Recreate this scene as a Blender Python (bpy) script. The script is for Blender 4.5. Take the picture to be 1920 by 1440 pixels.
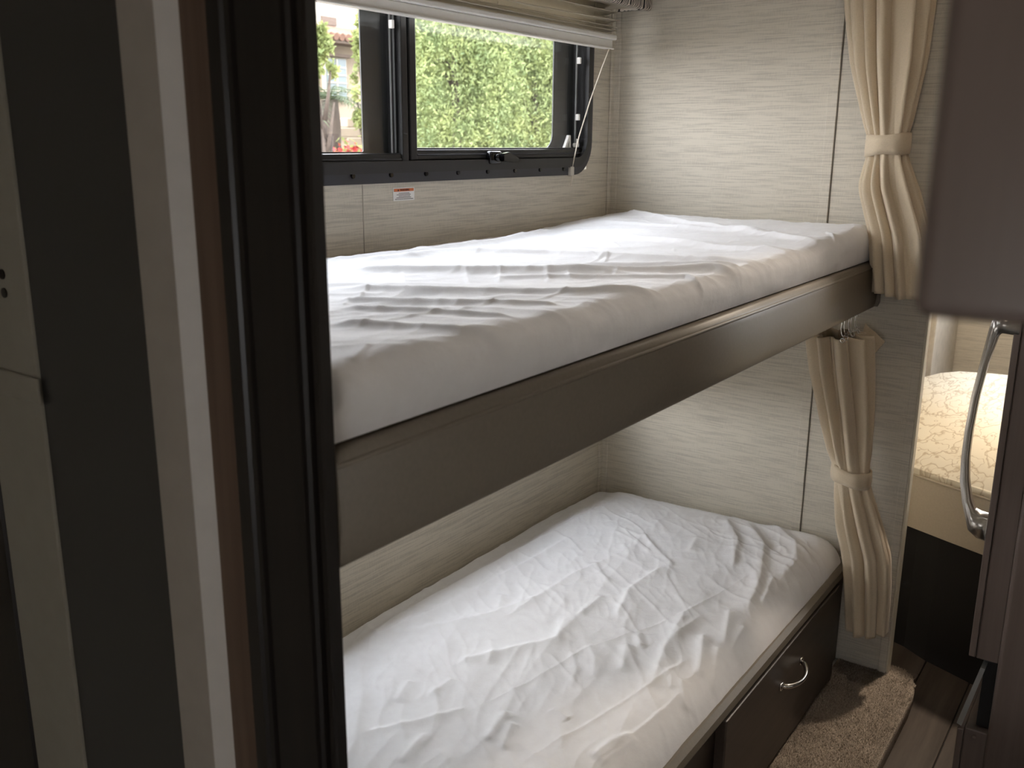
import bpy, bmesh, math, random
import numpy as np
from mathutils import Matrix, Vector
R = math.radians
PI = math.pi
rnd = random.Random(7)
scn = bpy.context.scene
COL = scn.collection
for o in list(bpy.data.objects):
    bpy.data.objects.remove(o)

# ------------------------------------------------------------------ camera
YAW, PITCH, ROLL = 0.612425, 0.249952, 0.006892
cam_d = bpy.data.cameras.new('camera')
cam = bpy.data.objects.new('camera', cam_d)
COL.objects.link(cam)
fw = Vector((math.cos(YAW)*math.cos(PITCH), math.sin(YAW)*math.cos(PITCH), -math.sin(PITCH)))
rt = fw.cross(Vector((0, 0, 1))).normalized()
up = rt.cross(fw)
rt, up = rt*math.cos(ROLL)+up*math.sin(ROLL), up*math.cos(ROLL)-rt*math.sin(ROLL)
m = Matrix((rt, up, -fw)).transposed().to_4x4()
m.translation = Vector((-2.4074, -0.5953, 0.2754))
cam.matrix_world = m
cam_d.sensor_width = 36.0
cam_d.lens = 1777.3/1920*36
cam_d.clip_start = 0.02
cam_d.dof.use_dof = True
cam_d.dof.focus_distance = 2.0
cam_d.dof.aperture_fstop = 8.0
scn.camera = cam

# ------------------------------------------------------------------ light
SKY = 5.4
SUN = 3.4
w = bpy.data.worlds.new('sky')
scn.world = w
w.use_nodes = True
nt = w.node_tree
bg = nt.nodes['Background']
tc = nt.nodes.new('ShaderNodeTexCoord')
sx = nt.nodes.new('ShaderNodeSeparateXYZ')
rp = nt.nodes.new('ShaderNodeValToRGB')
rp.color_ramp.elements[0].position = 0.0
rp.color_ramp.elements[0].color = (0.98, 0.98, 1.0, 1)
rp.color_ramp.elements[1].position = 0.8
rp.color_ramp.elements[1].color = (0.84, 0.90, 1.0, 1)
nt.links.new(tc.outputs['Generated'], sx.inputs[0])
nt.links.new(sx.outputs['Z'], rp.inputs[0])
nt.links.new(rp.outputs[0], bg.inputs[0])
bg.inputs[1].default_value = SKY
sd = bpy.data.lights.new('sun', 'SUN')
sd.energy = SUN
sd.angle = R(1.5)
sd.color = (1.0, 0.95, 0.86)
sun = bpy.data.objects.new('sun', sd)
COL.objects.link(sun)
sun.rotation_euler = Vector((0.60, 0.45, -0.62)).to_track_quat('-Z', 'Y').to_euler()

scn.view_settings.view_transform = 'Standard'
scn.view_settings.look = 'None'
scn.view_settings.exposure = 1.22
scn.view_settings.gamma = 1.0
scn.view_settings.use_curve_mapping = False
try:
    scn.cycles.use_denoising = True
    scn.cycles.max_bounces = 14
    scn.cycles.diffuse_bounces = 8
    scn.cycles.transparent_max_bounces = 16
    scn.cycles.sample_clamp_indirect = 6.0
except Exception:
    pass

FILL_DINETTE = 9.5  # power of the added, unseen fill lamps
FILL_AISLE = 0.5
FILL_BEDROOM = 0.5
FILL_DECK = 0.28

# ------------------------------------------------------------------ materials
def new_mat(name):
    m = bpy.data.materials.new(name)
    m.use_nodes = True
    b = m.node_tree.nodes['Principled BSDF']
    return m, m.node_tree, b

def node(nt, typ, **kw):
    n = nt.nodes.new(typ)
    for k, v in kw.items():
        setattr(n, k, v)
    return n

def mapped(nt, scale, coord='Object', rot=(0, 0, 0)):
    t = node(nt, 'ShaderNodeTexCoord')
    mp = node(nt, 'ShaderNodeMapping')
    mp.inputs['Scale'].default_value = scale
    mp.inputs['Rotation'].default_value = rot
    nt.links.new(t.outputs[coord], mp.inputs[0])
    return mp.outputs[0]

def noise(nt, vec, scale=1.0, detail=3.0, rough=0.55):
    n = node(nt, 'ShaderNodeTexNoise')
    n.inputs['Scale'].default_value = scale
    n.inputs['Detail'].default_value = detail
    n.inputs['Roughness'].default_value = rough
    nt.links.new(vec, n.inputs['Vector'])
    return n.outputs['Fac']

def ramp(nt, fac, stops):
    r = node(nt, 'ShaderNodeValToRGB')
    els = r.color_ramp.elements
    while len(els) < len(stops):
        els.new(0.5)
    for e, (p, c) in zip(els, stops):
        e.position = p
        e.color = (*c, 1) if len(c) == 3 else c
    nt.links.new(fac, r.inputs[0])
    return r.outputs[0]

def bump(nt, b, h, strength=0.3, dist=0.002):
    bp = node(nt, 'ShaderNodeBump')
    bp.inputs['Strength'].default_value = strength
    bp.inputs['Distance'].default_value = dist
    nt.links.new(h, bp.inputs['Height'])
    nt.links.new(bp.outputs[0], b.inputs['Normal'])

def plain(name, col, rough=0.6, metal=0.0, var=0.08, scale=30.0, spec=0.5, bmp=0.0):
    m, nt, b = new_mat(name)
    v = mapped(nt, (1, 1, 1))
    n = noise(nt, v, scale)
    lo = tuple(c*(1-var) for c in col)
    hi = tuple(min(1, c*(1+var)) for c in col)
    nt.links.new(ramp(nt, n, [(0.3, lo), (0.7, hi)]), b.inputs['Base Color'])
    b.inputs['Roughness'].default_value = rough
    b.inputs['Metallic'].default_value = metal
    b.inputs['Specular IOR Level'].default_value = spec
    if bmp:
        bump(nt, b, n, bmp, 0.001)
    return m

def linen_wall(name, base=(0.52, 0.478, 0.40)):
    m, nt, b = new_mat(name)
    v1 = mapped(nt, (11, 11, 300))
    v2 = mapped(nt, (420, 420, 60))
    v3 = mapped(nt, (3.5, 3.5, 120))
    a = noise(nt, v1, 1.0, 2)
    c = noise(nt, v2, 1.0, 2)
    d = noise(nt, v3, 1.0, 3)
    mx = node(nt, 'ShaderNodeMath', operation='MULTIPLY_ADD')
    nt.links.new(c, mx.inputs[0]); mx.inputs[1].default_value = 0.35
    nt.links.new(a, mx.inputs[2])
    mx2 = node(nt, 'ShaderNodeMath', operation='MULTIPLY_ADD')
    nt.links.new(d, mx2.inputs[0]); mx2.inputs[1].default_value = 0.55
    nt.links.new(mx.outputs[0], mx2.inputs[2])
    dk = tuple(x*0.85 for x in base); lt = tuple(min(1, x*1.13) for x in base)
    nt.links.new(ramp(nt, mx2.outputs[0], [(0.70, dk), (0.90, base), (1.0, lt)]), b.inputs['Base Color'])
    b.inputs['Roughness'].default_value = 0.62
    b.inputs['Specular IOR Level'].default_value = 0.35
    bump(nt, b, mx2.outputs[0], 0.12, 0.001)
    return m

def wood(name, dark, light, rough=0.4, sc=(60, 60, 2.0), spec=0.5):
    m, nt, b = new_mat(name)
    n = noise(nt, mapped(nt, sc), 1.0, 5, 0.6)
    nt.links.new(ramp(nt, n, [(0.3, dark), (0.72, light)]), b.inputs['Base Color'])
    b.inputs['Roughness'].default_value = rough
    b.inputs['Specular IOR Level'].default_value = spec
    return m

def cloth(name, col, scale=900.0, rough=0.9, sheen=0.2, stripe=0.0, bmp=0.2):
    m, nt, b = new_mat(name)
    n1 = noise(nt, mapped(nt, (scale, scale, scale*0.12)), 1.0, 2)
    n2 = noise(nt, mapped(nt, (scale*0.12, scale*0.12, scale)), 1.0, 2)
    mx = node(nt, 'ShaderNodeMath', operation='ADD')
    nt.links.new(n1, mx.inputs[0]); nt.links.new(n2, mx.inputs[1])
    lo = tuple(c*(1-stripe) for c in col); hi = tuple(min(1, c*(1+stripe)) for c in col)
    nt.links.new(ramp(nt, mx.outputs[0], [(0.75, lo), (1.0, hi)]), b.inputs['Base Color'])
    b.inputs['Roughness'].default_value = rough
    b.inputs['Sheen Weight'].default_value = sheen
    b.inputs['Specular IOR Level'].default_value = 0.25
    bump(nt, b, mx.outputs[0], bmp, 0.0006)
    return m

M = {}
M['wall'] = linen_wall('linen wallpaper')
M['wall_dull'] = plain('plain beige wall board', (0.40, 0.36, 0.30), 0.7)
M['edge_grey'] = plain('grey glass edge', (0.16, 0.165, 0.165), 0.4, 0.0, var=0.05)
M['seam'] = plain('grey seam filler', (0.13, 0.115, 0.09), 0.8)
M['trim_cream'] = plain('cream edge trim', (0.62, 0.57, 0.46), 0.45, var=0.03)
M['ceiling'] = plain('white ceiling board', (0.62, 0.60, 0.56), 0.8, var=0.03)
M['espresso'] = wood('espresso stained casing', (0.009, 0.007, 0.006), (0.016, 0.012, 0.010), 0.40, spec=0.4)
M['brown'] = wood('brown stained edge', (0.075, 0.042, 0.026), (0.125, 0.078, 0.052), 0.5)
M['greige'] = plain('greige board', (0.31, 0.27, 0.23), 0.6, var=0.04)
M['greige_light'] = plain('light greige board', (0.52, 0.48, 0.44), 0.5, var=0.04)
M['charcoal'] = plain('charcoal door skin', (0.030, 0.028, 0.026), 0.28, var=0.06, scale=200)
M['olive_cream'] = plain('dull cream post', (0.26, 0.235, 0.19), 0.6, var=0.04)
M['darkdoor'] = wood('dark brown door', (0.007, 0.004, 0.003), (0.013, 0.008, 0.006), 0.5)
M['vinyl'] = plain('taupe vinyl', (0.185, 0.155, 0.118), 0.46, var=0.05, scale=180, bmp=0.06)
M['vinyl_beige'] = plain('beige vinyl', (0.50, 0.43, 0.33), 0.5, var=0.04, scale=180)
M['cabinet'] = wood('dark walnut laminate', (0.036, 0.026, 0.020), (0.062, 0.046, 0.037), 0.36, sc=(3, 60, 60))
M['fridge'] = wood('dark brown laminate', (0.11, 0.081, 0.068), (0.145, 0.110, 0.095), 0.32, sc=(60, 60, 3))
M['black'] = plain('black plastic', (0.010, 0.010, 0.011), 0.42, var=0.1)
M['black_gloss'] = plain('black glossy plastic', (0.006, 0.006, 0.007), 0.12, var=0.1)
M['frame_black'] = plain('black painted aluminium', (0.013, 0.013, 0.014), 0.42, var=0.1)
M['flange'] = plain('blue black painted flange', (0.022, 0.023, 0.030), 0.38, var=0.08)
M['frit'] = plain('dark grey window stile', (0.032, 0.034, 0.035), 0.45, var=0.08)
M['white_plastic'] = plain('white plastic', (0.78, 0.77, 0.74), 0.4, var=0.02)
M['chrome'] = plain('chrome', (0.72, 0.70, 0.68), 0.16, 1.0, var=0.02)
M['brushed'] = plain('brushed nickel', (0.62, 0.58, 0.53), 0.30, 1.0, var=0.06, scale=250)
M['steel'] = plain('pale galvanised steel', (0.45, 0.46, 0.45), 0.35, 0.8, var=0.05)
M['shade'] = cloth('cream pleated shade fabric', (0.56, 0.52, 0.43), 500, 0.85, 0.1, 0.05, 0.05)
M['curtain'] = cloth('oatmeal linen', (0.54, 0.445, 0.32), 1400, 0.9, 0.25, 0.07, 0.2)
def sheer(m, f):
    nt = m.node_tree; b = nt.nodes['Principled BSDF']
    t = node(nt, 'ShaderNodeBsdfTranslucent'); t.inputs[0].default_value = (0.75, 0.68, 0.55, 1)
    mx = node(nt, 'ShaderNodeMixShader'); mx.inputs[0].default_value = f
    nt.links.new(b.outputs[0], mx.inputs[1]); nt.links.new(t.outputs[0], mx.inputs[2])
    nt.links.new(mx.outputs[0], nt.nodes['Material Output'].inputs[0])
sheer(M['shade'], 0.3)
M['cord'] = plain('cream cord', (0.66, 0.60, 0.50), 0.8)
M['clear'] = plain('cloudy plastic', (0.55, 0.52, 0.46), 0.25)
M['ply'] = wood('plywood deck', (0.30, 0.22, 0.13), (0.42, 0.32, 0.2), 0.7)
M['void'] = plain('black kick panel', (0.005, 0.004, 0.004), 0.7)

# sheet
def sheet_mat():
    m, nt, b = new_mat('white cotton sheet')
    n = noise(nt, mapped(nt, (40, 40, 40)), 1.0, 4)
    nt.links.new(ramp(nt, n, [(0.3, (0.80, 0.79, 0.80)), (0.7, (0.84, 0.835, 0.845))]), b.inputs['Base Color'])
    b.inputs['Roughness'].default_value = 0.85
    b.inputs['Sheen Weight'].default_value = 0.12
    b.inputs['Specular IOR Level'].default_value = 0.2
    n2 = noise(nt, mapped(nt, (55, 90, 55), rot=(0, 0, R(35))), 1.0, 5, 0.6)
    bump(nt, b, n2, 0.18, 0.004)
    return m
M['sheet'] = sheet_mat()

# thin clear glass: a pane that passes light straight and mirrors by Fresnel
def glass_mat():
    m, nt, b = new_mat('clear window glass')
    nt.nodes.remove(b)
    out = nt.nodes['Material Output']
    tr = node(nt, 'ShaderNodeBsdfTransparent')
    tr.inputs[0].default_value = (0.95, 0.95, 0.945, 1)
    gl = node(nt, 'ShaderNodeBsdfGlossy')
    gl.inputs['Roughness'].default_value = 0.02
    lw = node(nt, 'ShaderNodeLayerWeight')
    lw.inputs['Blend'].default_value = 0.5
    p5 = node(nt, 'ShaderNodeMath', operation='POWER')
    nt.links.new(lw.outputs['Facing'], p5.inputs[0]); p5.inputs[1].default_value = 5.0
    ml = node(nt, 'ShaderNodeMath', operation='MULTIPLY_ADD')
    nt.links.new(p5.outputs[0], ml.inputs[0]); ml.inputs[1].default_value = 0.9; ml.inputs[2].default_value = 0.04
    mx = node(nt, 'ShaderNodeMixShader')
    nt.links.new(ml.outputs[0], mx.inputs[0])
    nt.links.new(tr.outputs[0], mx.inputs[1]); nt.links.new(gl.outputs[0], mx.inputs[2])
    nt.links.new(mx.outputs[0], out.inputs[0])
    return m
M['glass'] = glass_mat()

def ikat_mat():
    m, nt, b = new_mat('black and cream ikat fabric')
    v = mapped(nt, (22, 22, 14))
    wv = node(nt, 'ShaderNodeTexWave', wave_type='BANDS', bands_direction='X')
    wv.inputs['Scale'].default_value = 1.6
    wv.inputs['Distortion'].default_value = 9.0
    wv.inputs['Detail'].default_value = 1.0
    wv.inputs['Detail Scale'].default_value = 1.3
    nt.links.new(v, wv.inputs['Vector'])
    nt.links.new(ramp(nt, wv.outputs['Fac'], [(0.44, (0.02, 0.018, 0.018)), (0.56, (0.62, 0.56, 0.48))]), b.inputs['Base Color'])
    b.inputs['Roughness'].default_value = 0.85
    return m
M['ikat'] = ikat_mat()

def leaf_print_mat():
    m, nt, b = new_mat('cream leaf patterned upholstery')
    n0 = noise(nt, mapped(nt, (5, 14, 5), rot=(0, 0, R(-35))), 1.0, 3, 0.5)
    n1 = noise(nt, mapped(nt, (9, 24, 9), rot=(0, 0, R(25))), 1.0, 2, 0.5)
    def veins(n, wd):
        s_ = node(nt, 'ShaderNodeMath', operation='SUBTRACT'); nt.links.new(n, s_.inputs[0]); s_.inputs[1].default_value = 0.5
        a_ = node(nt, 'ShaderNodeMath', operation='ABSOLUTE'); nt.links.new(s_.outputs[0], a_.inputs[0])
        d_ = node(nt, 'ShaderNodeMath', operation='DIVIDE', use_clamp=True); nt.links.new(a_.outputs[0], d_.inputs[0]); d_.inputs[1].default_value = wd
        return d_.outputs[0]
    mn = node(nt, 'ShaderNodeMath', operation='MULTIPLY')
    nt.links.new(veins(n0, 0.03), mn.inputs[0]); nt.links.new(veins(n1, 0.025), mn.inputs[1])
    nt.links.new(ramp(nt, mn.outputs[0], [(0.0, (0.50, 0.42, 0.30)), (0.6, (0.70, 0.63, 0.50)), (1.0, (0.74, 0.68, 0.55))]), b.inputs['Base Color'])
    b.inputs['Roughness'].default_value = 0.8
    bump(nt, b, mn.outputs[0], 0.25, 0.002)
    return m
M['leafprint'] = leaf_print_mat()

def carpet_mat():
    m, nt, b = new_mat('taupe carpet')
    n = noise(nt, mapped(nt, (1, 1, 1)), 230.0, 3)
    n2 = noise(nt, mapped(nt, (1, 1, 1)), 14.0, 2)
    mx = node(nt, 'ShaderNodeMath', operation='MULTIPLY_ADD')
    nt.links.new(n2, mx.inputs[0]); mx.inputs[1].default_value = 0.35
    nt.links.new(n, mx.inputs[2])
    nt.links.new(ramp(nt, mx.outputs[0], [(0.45, (0.21, 0.175, 0.14)), (0.9, (0.58, 0.49, 0.41))]), b.inputs['Base Color'])
    b.inputs['Roughness'].default_value = 1.0
    b.inputs['Specular IOR Level'].default_value = 0.1
    return m
M['carpet'] = carpet_mat()
M['plank'] = wood('grey brown vinyl plank', (0.055, 0.042, 0.034), (0.12, 0.096, 0.08), 0.38, sc=(3, 40, 40))
M['leaf'] = None

def leaf_mat(name, c0, c1, tl=0.35):
    m, nt, b = new_mat(name)
    n = noise(nt, mapped(nt, (1, 1, 1)), 2.6, 4)
    colr = ramp(nt, n, [(0.3, c0), (0.7, c1)])
    nt.links.new(colr, b.inputs['Base Color'])
    b.inputs['Roughness'].default_value = 0.6
    b.inputs['Specular IOR Level'].default_value = 0.3
    t = node(nt, 'ShaderNodeBsdfTranslucent')
    nt.links.new(colr, t.inputs[0])
    mx = node(nt, 'ShaderNodeMixShader'); mx.inputs[0].default_value = tl
    nt.links.new(b.outputs[0], mx.inputs[1]); nt.links.new(t.outputs[0], mx.inputs[2])
    nt.links.new(mx.outputs[0], nt.nodes['Material Output'].inputs[0])
    return m
M['leaf_hedge'] = leaf_mat('hedge foliage', (0.115, 0.165, 0.075), (0.29, 0.325, 0.13), 0.45)
M['leaf_tree'] = leaf_mat('broadleaf foliage', (0.12, 0.16, 0.06), (0.25, 0.27, 0.09), 0.45)
M['leaf_palm'] = leaf_mat('palm fronds', (0.06, 0.085, 0.045), (0.10, 0.13, 0.07))
M['bark'] = plain('grey brown bark', (0.045, 0.033, 0.026), 0.9, var=0.3, scale=30)
M['stucco'] = plain('cream stucco', (0.27, 0.215, 0.165), 0.9, var=0.05, scale=6)
M['stucco_white'] = plain('white stucco', (0.42, 0.39, 0.34), 0.9, var=0.04, scale=6)
M['rooftile'] = plain('terracotta roof tile', (0.16, 0.085, 0.06), 0.8, var=0.25, scale=20)
M['house_glass'] = plain('pale blue reflecting pane', (0.09, 0.125, 0.14), 0.3, var=0.1)
M['house_trim'] = plain('brown stone trim', (0.10, 0.07, 0.055), 0.8)
M['ground'] = plain('dry ground', (0.16, 0.135, 0.105), 0.95, var=0.15, scale=4)
M['red'] = plain('red petals', (0.30, 0.02, 0.02), 0.6)
M['siding'] = plain('cream block wall', (0.25, 0.20, 0.155), 0.9, var=0.06, scale=5)
M['orange'] = plain('orange print', (0.62, 0.16, 0.05), 0.5, var=0.02)
M['label_white'] = plain('white label stock', (0.78, 0.77, 0.75), 0.45, var=0.02)
M['ink'] = plain('black ink', (0.02, 0.02, 0.02), 0.6)
M['ink_grey'] = plain('grey ink', (0.16, 0.15, 0.15), 0.6)

def lamp_mat():
    m, nt, b = new_mat('lit lamp diffuser')
    b.inputs['Base Color'].default_value = (0.9, 0.86, 0.78, 1)
    b.inputs['Emission Color'].default_value = (1.0, 0.86, 0.66, 1)
    b.inputs['Emission Strength'].default_value = 2.0
    return m
M['lamp'] = lamp_mat()

# ------------------------------------------------------------------ helpers
def tag(o, label, cat=None, group=None, kind=None):
    o['label'] = label
    if cat: o['category'] = cat
    if group: o['group'] = group
    if kind: o['kind'] = kind
    return o

def empty(name, loc, label, cat, group=None, kind=None):
    o = bpy.data.objects.new(name, None)
    o.empty_display_size = 0.05
    COL.objects.link(o)
    o.location = loc
    return tag(o, label, cat, group, kind)

def link(name, me, mat, parent=None, smooth=False):
    o = bpy.data.objects.new(name, me)
    COL.objects.link(o)
    for mm in (mat if isinstance(mat, (list, tuple)) else [mat]):
        me.materials.append(mm)
    if smooth:
        me.polygons.foreach_set('use_smooth', [True]*len(me.polygons))
    if parent is not None:
        o.parent = parent
        pw = Vector((0, 0, 0)); q = parent
        while q is not None:
            pw += q.location; q = q.parent
        o.location = -pw            # parents carry only a translation: the mesh stays in world units
    return o

class MB:
    def __init__(s): s.bm = bmesh.new()
    def box(s, a, b, bev=0.0, seg=2):
        lo = [min(p, q) for p, q in zip(a, b)]; hi = [max(p, q) for p, q in zip(a, b)]
        c = [(p+q)/2 for p, q in zip(lo, hi)]; d = [max(q-p, 1e-5) for p, q in zip(lo, hi)]
        r = bmesh.ops.create_cube(s.bm, size=1.0, matrix=Matrix.Translation(c) @ Matrix.Diagonal((*d, 1)))
        if bev > 0:
            ed = list({e for v in r['verts'] for e in v.link_edges})
            bmesh.ops.bevel(s.bm, geom=ed, offset=min(bev, min(d)*0.45), segments=seg, affect='EDGES', profile=0.5)
        return s
    def cyl(s, a, b, r0, r1=None, n=16):
        a = Vector(a); b = Vector(b); d = b-a
        q = d.to_track_quat('Z', 'Y').to_matrix().to_4x4()
        bmesh.ops.create_cone(s.bm, cap_ends=True, segments=n, radius1=r0, radius2=r0 if r1 is None else r1,
                              depth=d.length, matrix=Matrix.Translation((a+b)/2) @ q)
        return s
    def sphere(s, c, r, sc=(1, 1, 1), n=14):
        bmesh.ops.create_uvsphere(s.bm, u_segments=n, v_segments=n//2+2, radius=r,
                                  matrix=Matrix.Translation(c) @ Matrix.Diagonal((*sc, 1)))
        return s
    def tube(s, pts, r, n=8, closed=False):
        pts = [Vector(p) for p in pts]; rings = []
        L = len(pts)
        rr = r if isinstance(r, (list, tuple)) else [r]*L
        nrm = None
        for i, p in enumerate(pts):
            if closed: t = pts[(i+1) % L]-pts[i-1]
            else: t = pts[min(i+1, L-1)]-pts[max(i-1, 0)]
            t.normalize()
            if nrm is None:
                nrm = t.orthogonal().normalized()
            else:
                nrm = (nrm - t*nrm.dot(t)).normalized()
            bn = t.cross(nrm)
            rings.append([s.bm.verts.new(p+(nrm*math.cos(2*PI*k/n)+bn*math.sin(2*PI*k/n))*rr[i]) for k in range(n)])
        for i in range(L if closed else L-1):
            A = rings[i]; B = rings[(i+1) % L]
            for k in range(n):
                s.bm.faces.new((A[k], A[(k+1) % n], B[(k+1) % n], B[k]))
        if not closed:
            s.bm.faces.new(rings[0][::-1]); s.bm.faces.new(rings[-1])
        return s
    def prism(s, poly, axis, a, b):
        """poly: 2-D outline in the plane normal to axis ('x': (y,z), 'y': (x,z), 'z': (x,y)), swept from a to b"""
        def P(p, t):
            return {'x': (t, p[0], p[1]), 'y': (p[0], t, p[1]), 'z': (p[0], p[1], t)}[axis]
        A = [s.bm.verts.new(P(p, a)) for p in poly]
        B = [s.bm.verts.new(P(p, b)) for p in poly]
        n = len(poly)
        s.bm.faces.new(A); s.bm.faces.new(B[::-1])
        for i in range(n):
            s.bm.faces.new((A[i], B[i], B[(i+1) % n], A[(i+1) % n]))
        return s
    def ring(s, outer, inner, axis, a, b):
        """frame between two outlines with the same number of points"""
        def P(p, t):
            return {'x': (t, p[0], p[1]), 'y': (p[0], t, p[1]), 'z': (p[0], p[1], t)}[axis]
        V = [[s.bm.verts.new(P(p, t)) for p in o] for t in (a, b) for o in (outer, inner)]
        n = len(outer)
        for i in range(n):
            j = (i+1) % n
            oa, ia, ob, ib = V
            s.bm.faces.new((oa[i], oa[j], ia[j], ia[i]))
            s.bm.faces.new((ob[j], ob[i], ib[i], ib[j]))
            s.bm.faces.new((oa[j], oa[i], ob[i], ob[j]))
            s.bm.faces.new((ia[i], ia[j], ib[j], ib[i]))
        return s
    def build(s, name, mat, parent=None, smooth=False):
        bmesh.ops.recalc_face_normals(s.bm, faces=s.bm.faces)
        me = bpy.data.meshes.new(name)
        s.bm.to_mesh(me); s.bm.free()
        return link(name, me, mat, parent, smooth)

def rrect(x0, z0, x1, z1, r, n=8):
    """rounded rectangle outline; r is one radius or (bl, br, tr, tl)"""
    rs = r if isinstance(r, (tuple, list)) else (r,)*4
    out = []
    for (cx, cz, a0), q in zip((((x0), z0, 180), (x1, z0, 270), (x1, z1, 0), (x0, z1, 90)), rs):
        sx = 1 if cx == x0 else -1; sz = 1 if cz == z0 else -1
        for k in range(n+1):
            a = R(a0+90*k/n)
            out.append((cx+sx*q+q*math.cos(a), cz+sz*q+q*math.sin(a)))
    return out

def from_arrays(name, V, F, mat, parent=None, smooth=False):
    me = bpy.data.meshes.new(name)
    V = np.asarray(V, np.float32); F = np.asarray(F, np.int32)
    k = F.shape[1]
    me.vertices.add(len(V)); me.vertices.foreach_set('co', V.ravel())
    me.loops.add(F.size); me.loops.foreach_set('vertex_index', F.ravel())
    me.polygons.add(len(F)); me.polygons.foreach_set('loop_start', np.arange(0, F.size, k, dtype=np.int32))
    me.update(calc_edges=True); me.validate()
    return link(name, me, mat, parent, smooth)

def grid_faces(nu, nv, closed_u=False):
    """vertex index = j*nu + i"""
    i = np.arange(nu if closed_u else nu-1); j = np.arange(nv-1)
    I, J = np.meshgrid(i, j)
    I = I.ravel(); J = J.ravel(); I2 = (I+1) % nu
    return np.stack([J*nu+I, J*nu+I2, (J+1)*nu+I2, (J+1)*nu+I], 1)

def vnoise(x, y, seed=0):
    rs = np.random.RandomState(seed); T = rs.rand(256, 256)
    xi = np.floor(x).astype(int); yi = np.floor(y).astype(int)
    fx = x-xi; fy = y-yi
    fx = fx*fx*fx*(fx*(fx*6-15)+10); fy = fy*fy*fy*(fy*(fy*6-15)+10)
    g = lambda a, b: T[a % 256, b % 256]
    return ((g(xi, yi)*(1-fx)+g(xi+1, yi)*fx)*(1-fy) + (g(xi, yi+1)*(1-fx)+g(xi+1, yi+1)*fx)*fy)

# ------------------------------------------------------------------ setting
FL, CEIL, W = -1.13, 0.90, 0.76
X0, X1, Y0 = -3.6, 2.4, -1.30

def struct(o, label, cat):
    return tag(o, label, cat, kind='structure')

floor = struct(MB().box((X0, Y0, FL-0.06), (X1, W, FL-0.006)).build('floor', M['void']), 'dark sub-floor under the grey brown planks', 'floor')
k = 0
for r_ in range(4):                                          # the planks in view beside the carpeted step, laid along the aisle
    y1 = -0.06-r_*0.12; y0 = y1-0.118
    xs = [-1.9, -1.02+0.31*(r_ % 3), -0.05+0.31*((r_+1) % 3)*0.6, 0.9, 1.9]
    for a_, b_ in zip(xs[:-1], xs[1:]):
        MB().box((a_+0.001, y0, FL-0.006), (b_-0.001, y1, FL), 0.0015, 1).build('floor_plank', M['plank'], floor)
        k += 1
ceiling = struct(MB().box((X0, Y0, CEIL), (X1, W, CEIL+0.04)).build('ceiling', M['ceiling']), 'white ceiling board above the bunks', 'ceiling')

# window wall: one sheet of wall with openings for the bunk windows, the bedroom window
def wall_with_holes(name, holes, x0, x1, z0, z1, y0, y1, mat):
    mb = MB()
    xs = sorted({x0, x1, *[h[0] for h in holes], *[h[2] for h in holes]})
    zs = sorted({z0, z1, *[h[1] for h in holes], *[h[3] for h in holes]})
    for a, b in zip(xs[:-1], xs[1:]):
        run = None
        for c, d in zip(zs[:-1], zs[1:]):
            mx, mz = (a+b)/2, (c+d)/2
            if any(h[0] < mx < h[2] and h[1] < mz < h[3] for h in holes):
                continue
            mb.box((a, y0, c), (b, y1, d))
    bmesh.ops.remove_doubles(mb.bm, verts=mb.bm.verts, dist=1e-5)
    return mb.build(name, mat)
BW = (-1.79, 0.205, -0.135, 0.74)        # bunk window opening
LW = (-1.62, -0.54, -0.16, -0.36)        # lower bunk window, added for its daylight, hidden by the rail
wall_back = struct(wall_with_holes('wall_back', [BW, LW], X0, X1, FL, CEIL, W, W+0.05, M['wall']), 'beige linen textured wall under and around the window', 'wall')
MB().box((-1.0035, W-0.0012, -0.05), (-1.0015, W+0.001, 0.19)).build('panel_seam', M['wall_dull'], wall_back)
wall_front = struct(MB().box((X0, Y0-0.04, FL), (X1, Y0, CEIL)).build('wall_front', M['wall']), 'beige wall on the far side of the aisle', 'wall')
RY0, RZ0, RY1, RZ1 = -1.24, -0.36, -0.52, 0.0     # rear window, unseen, added as fill light
mb = MB().box((X0-0.04, Y0, FL), (X0, W, RZ0)).box((X0-0.04, Y0, RZ1), (X0, W, CEIL)).box((X0-0.04, Y0, RZ0), (X0, RY0, RZ1)).box((X0-0.04, RY1, RZ0), (X0, W, RZ1))
wall_rear = struct(mb.build('wall_rear', M['wall']), 'beige wall at the rear of the bedroom', 'wall')
FY0, FZ0, FY1, FZ1 = -1.25, -0.24, 0.12, 0.72     # front window, unseen, added to light the aisle and sofa
mb = MB().box((X1, Y0, FL), (X1+0.04, W, FZ0)).box((X1, Y0, FZ1), (X1+0.04, W, CEIL)).box((X1, Y0, FZ0), (X1+0.04, FY0, FZ1)).box((X1, FY1, FZ0), (X1+0.04, W, FZ1))
wall_far = struct(mb.build('wall_far', M['wall']), 'beige wall beyond the sofa bed', 'wall')

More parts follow.
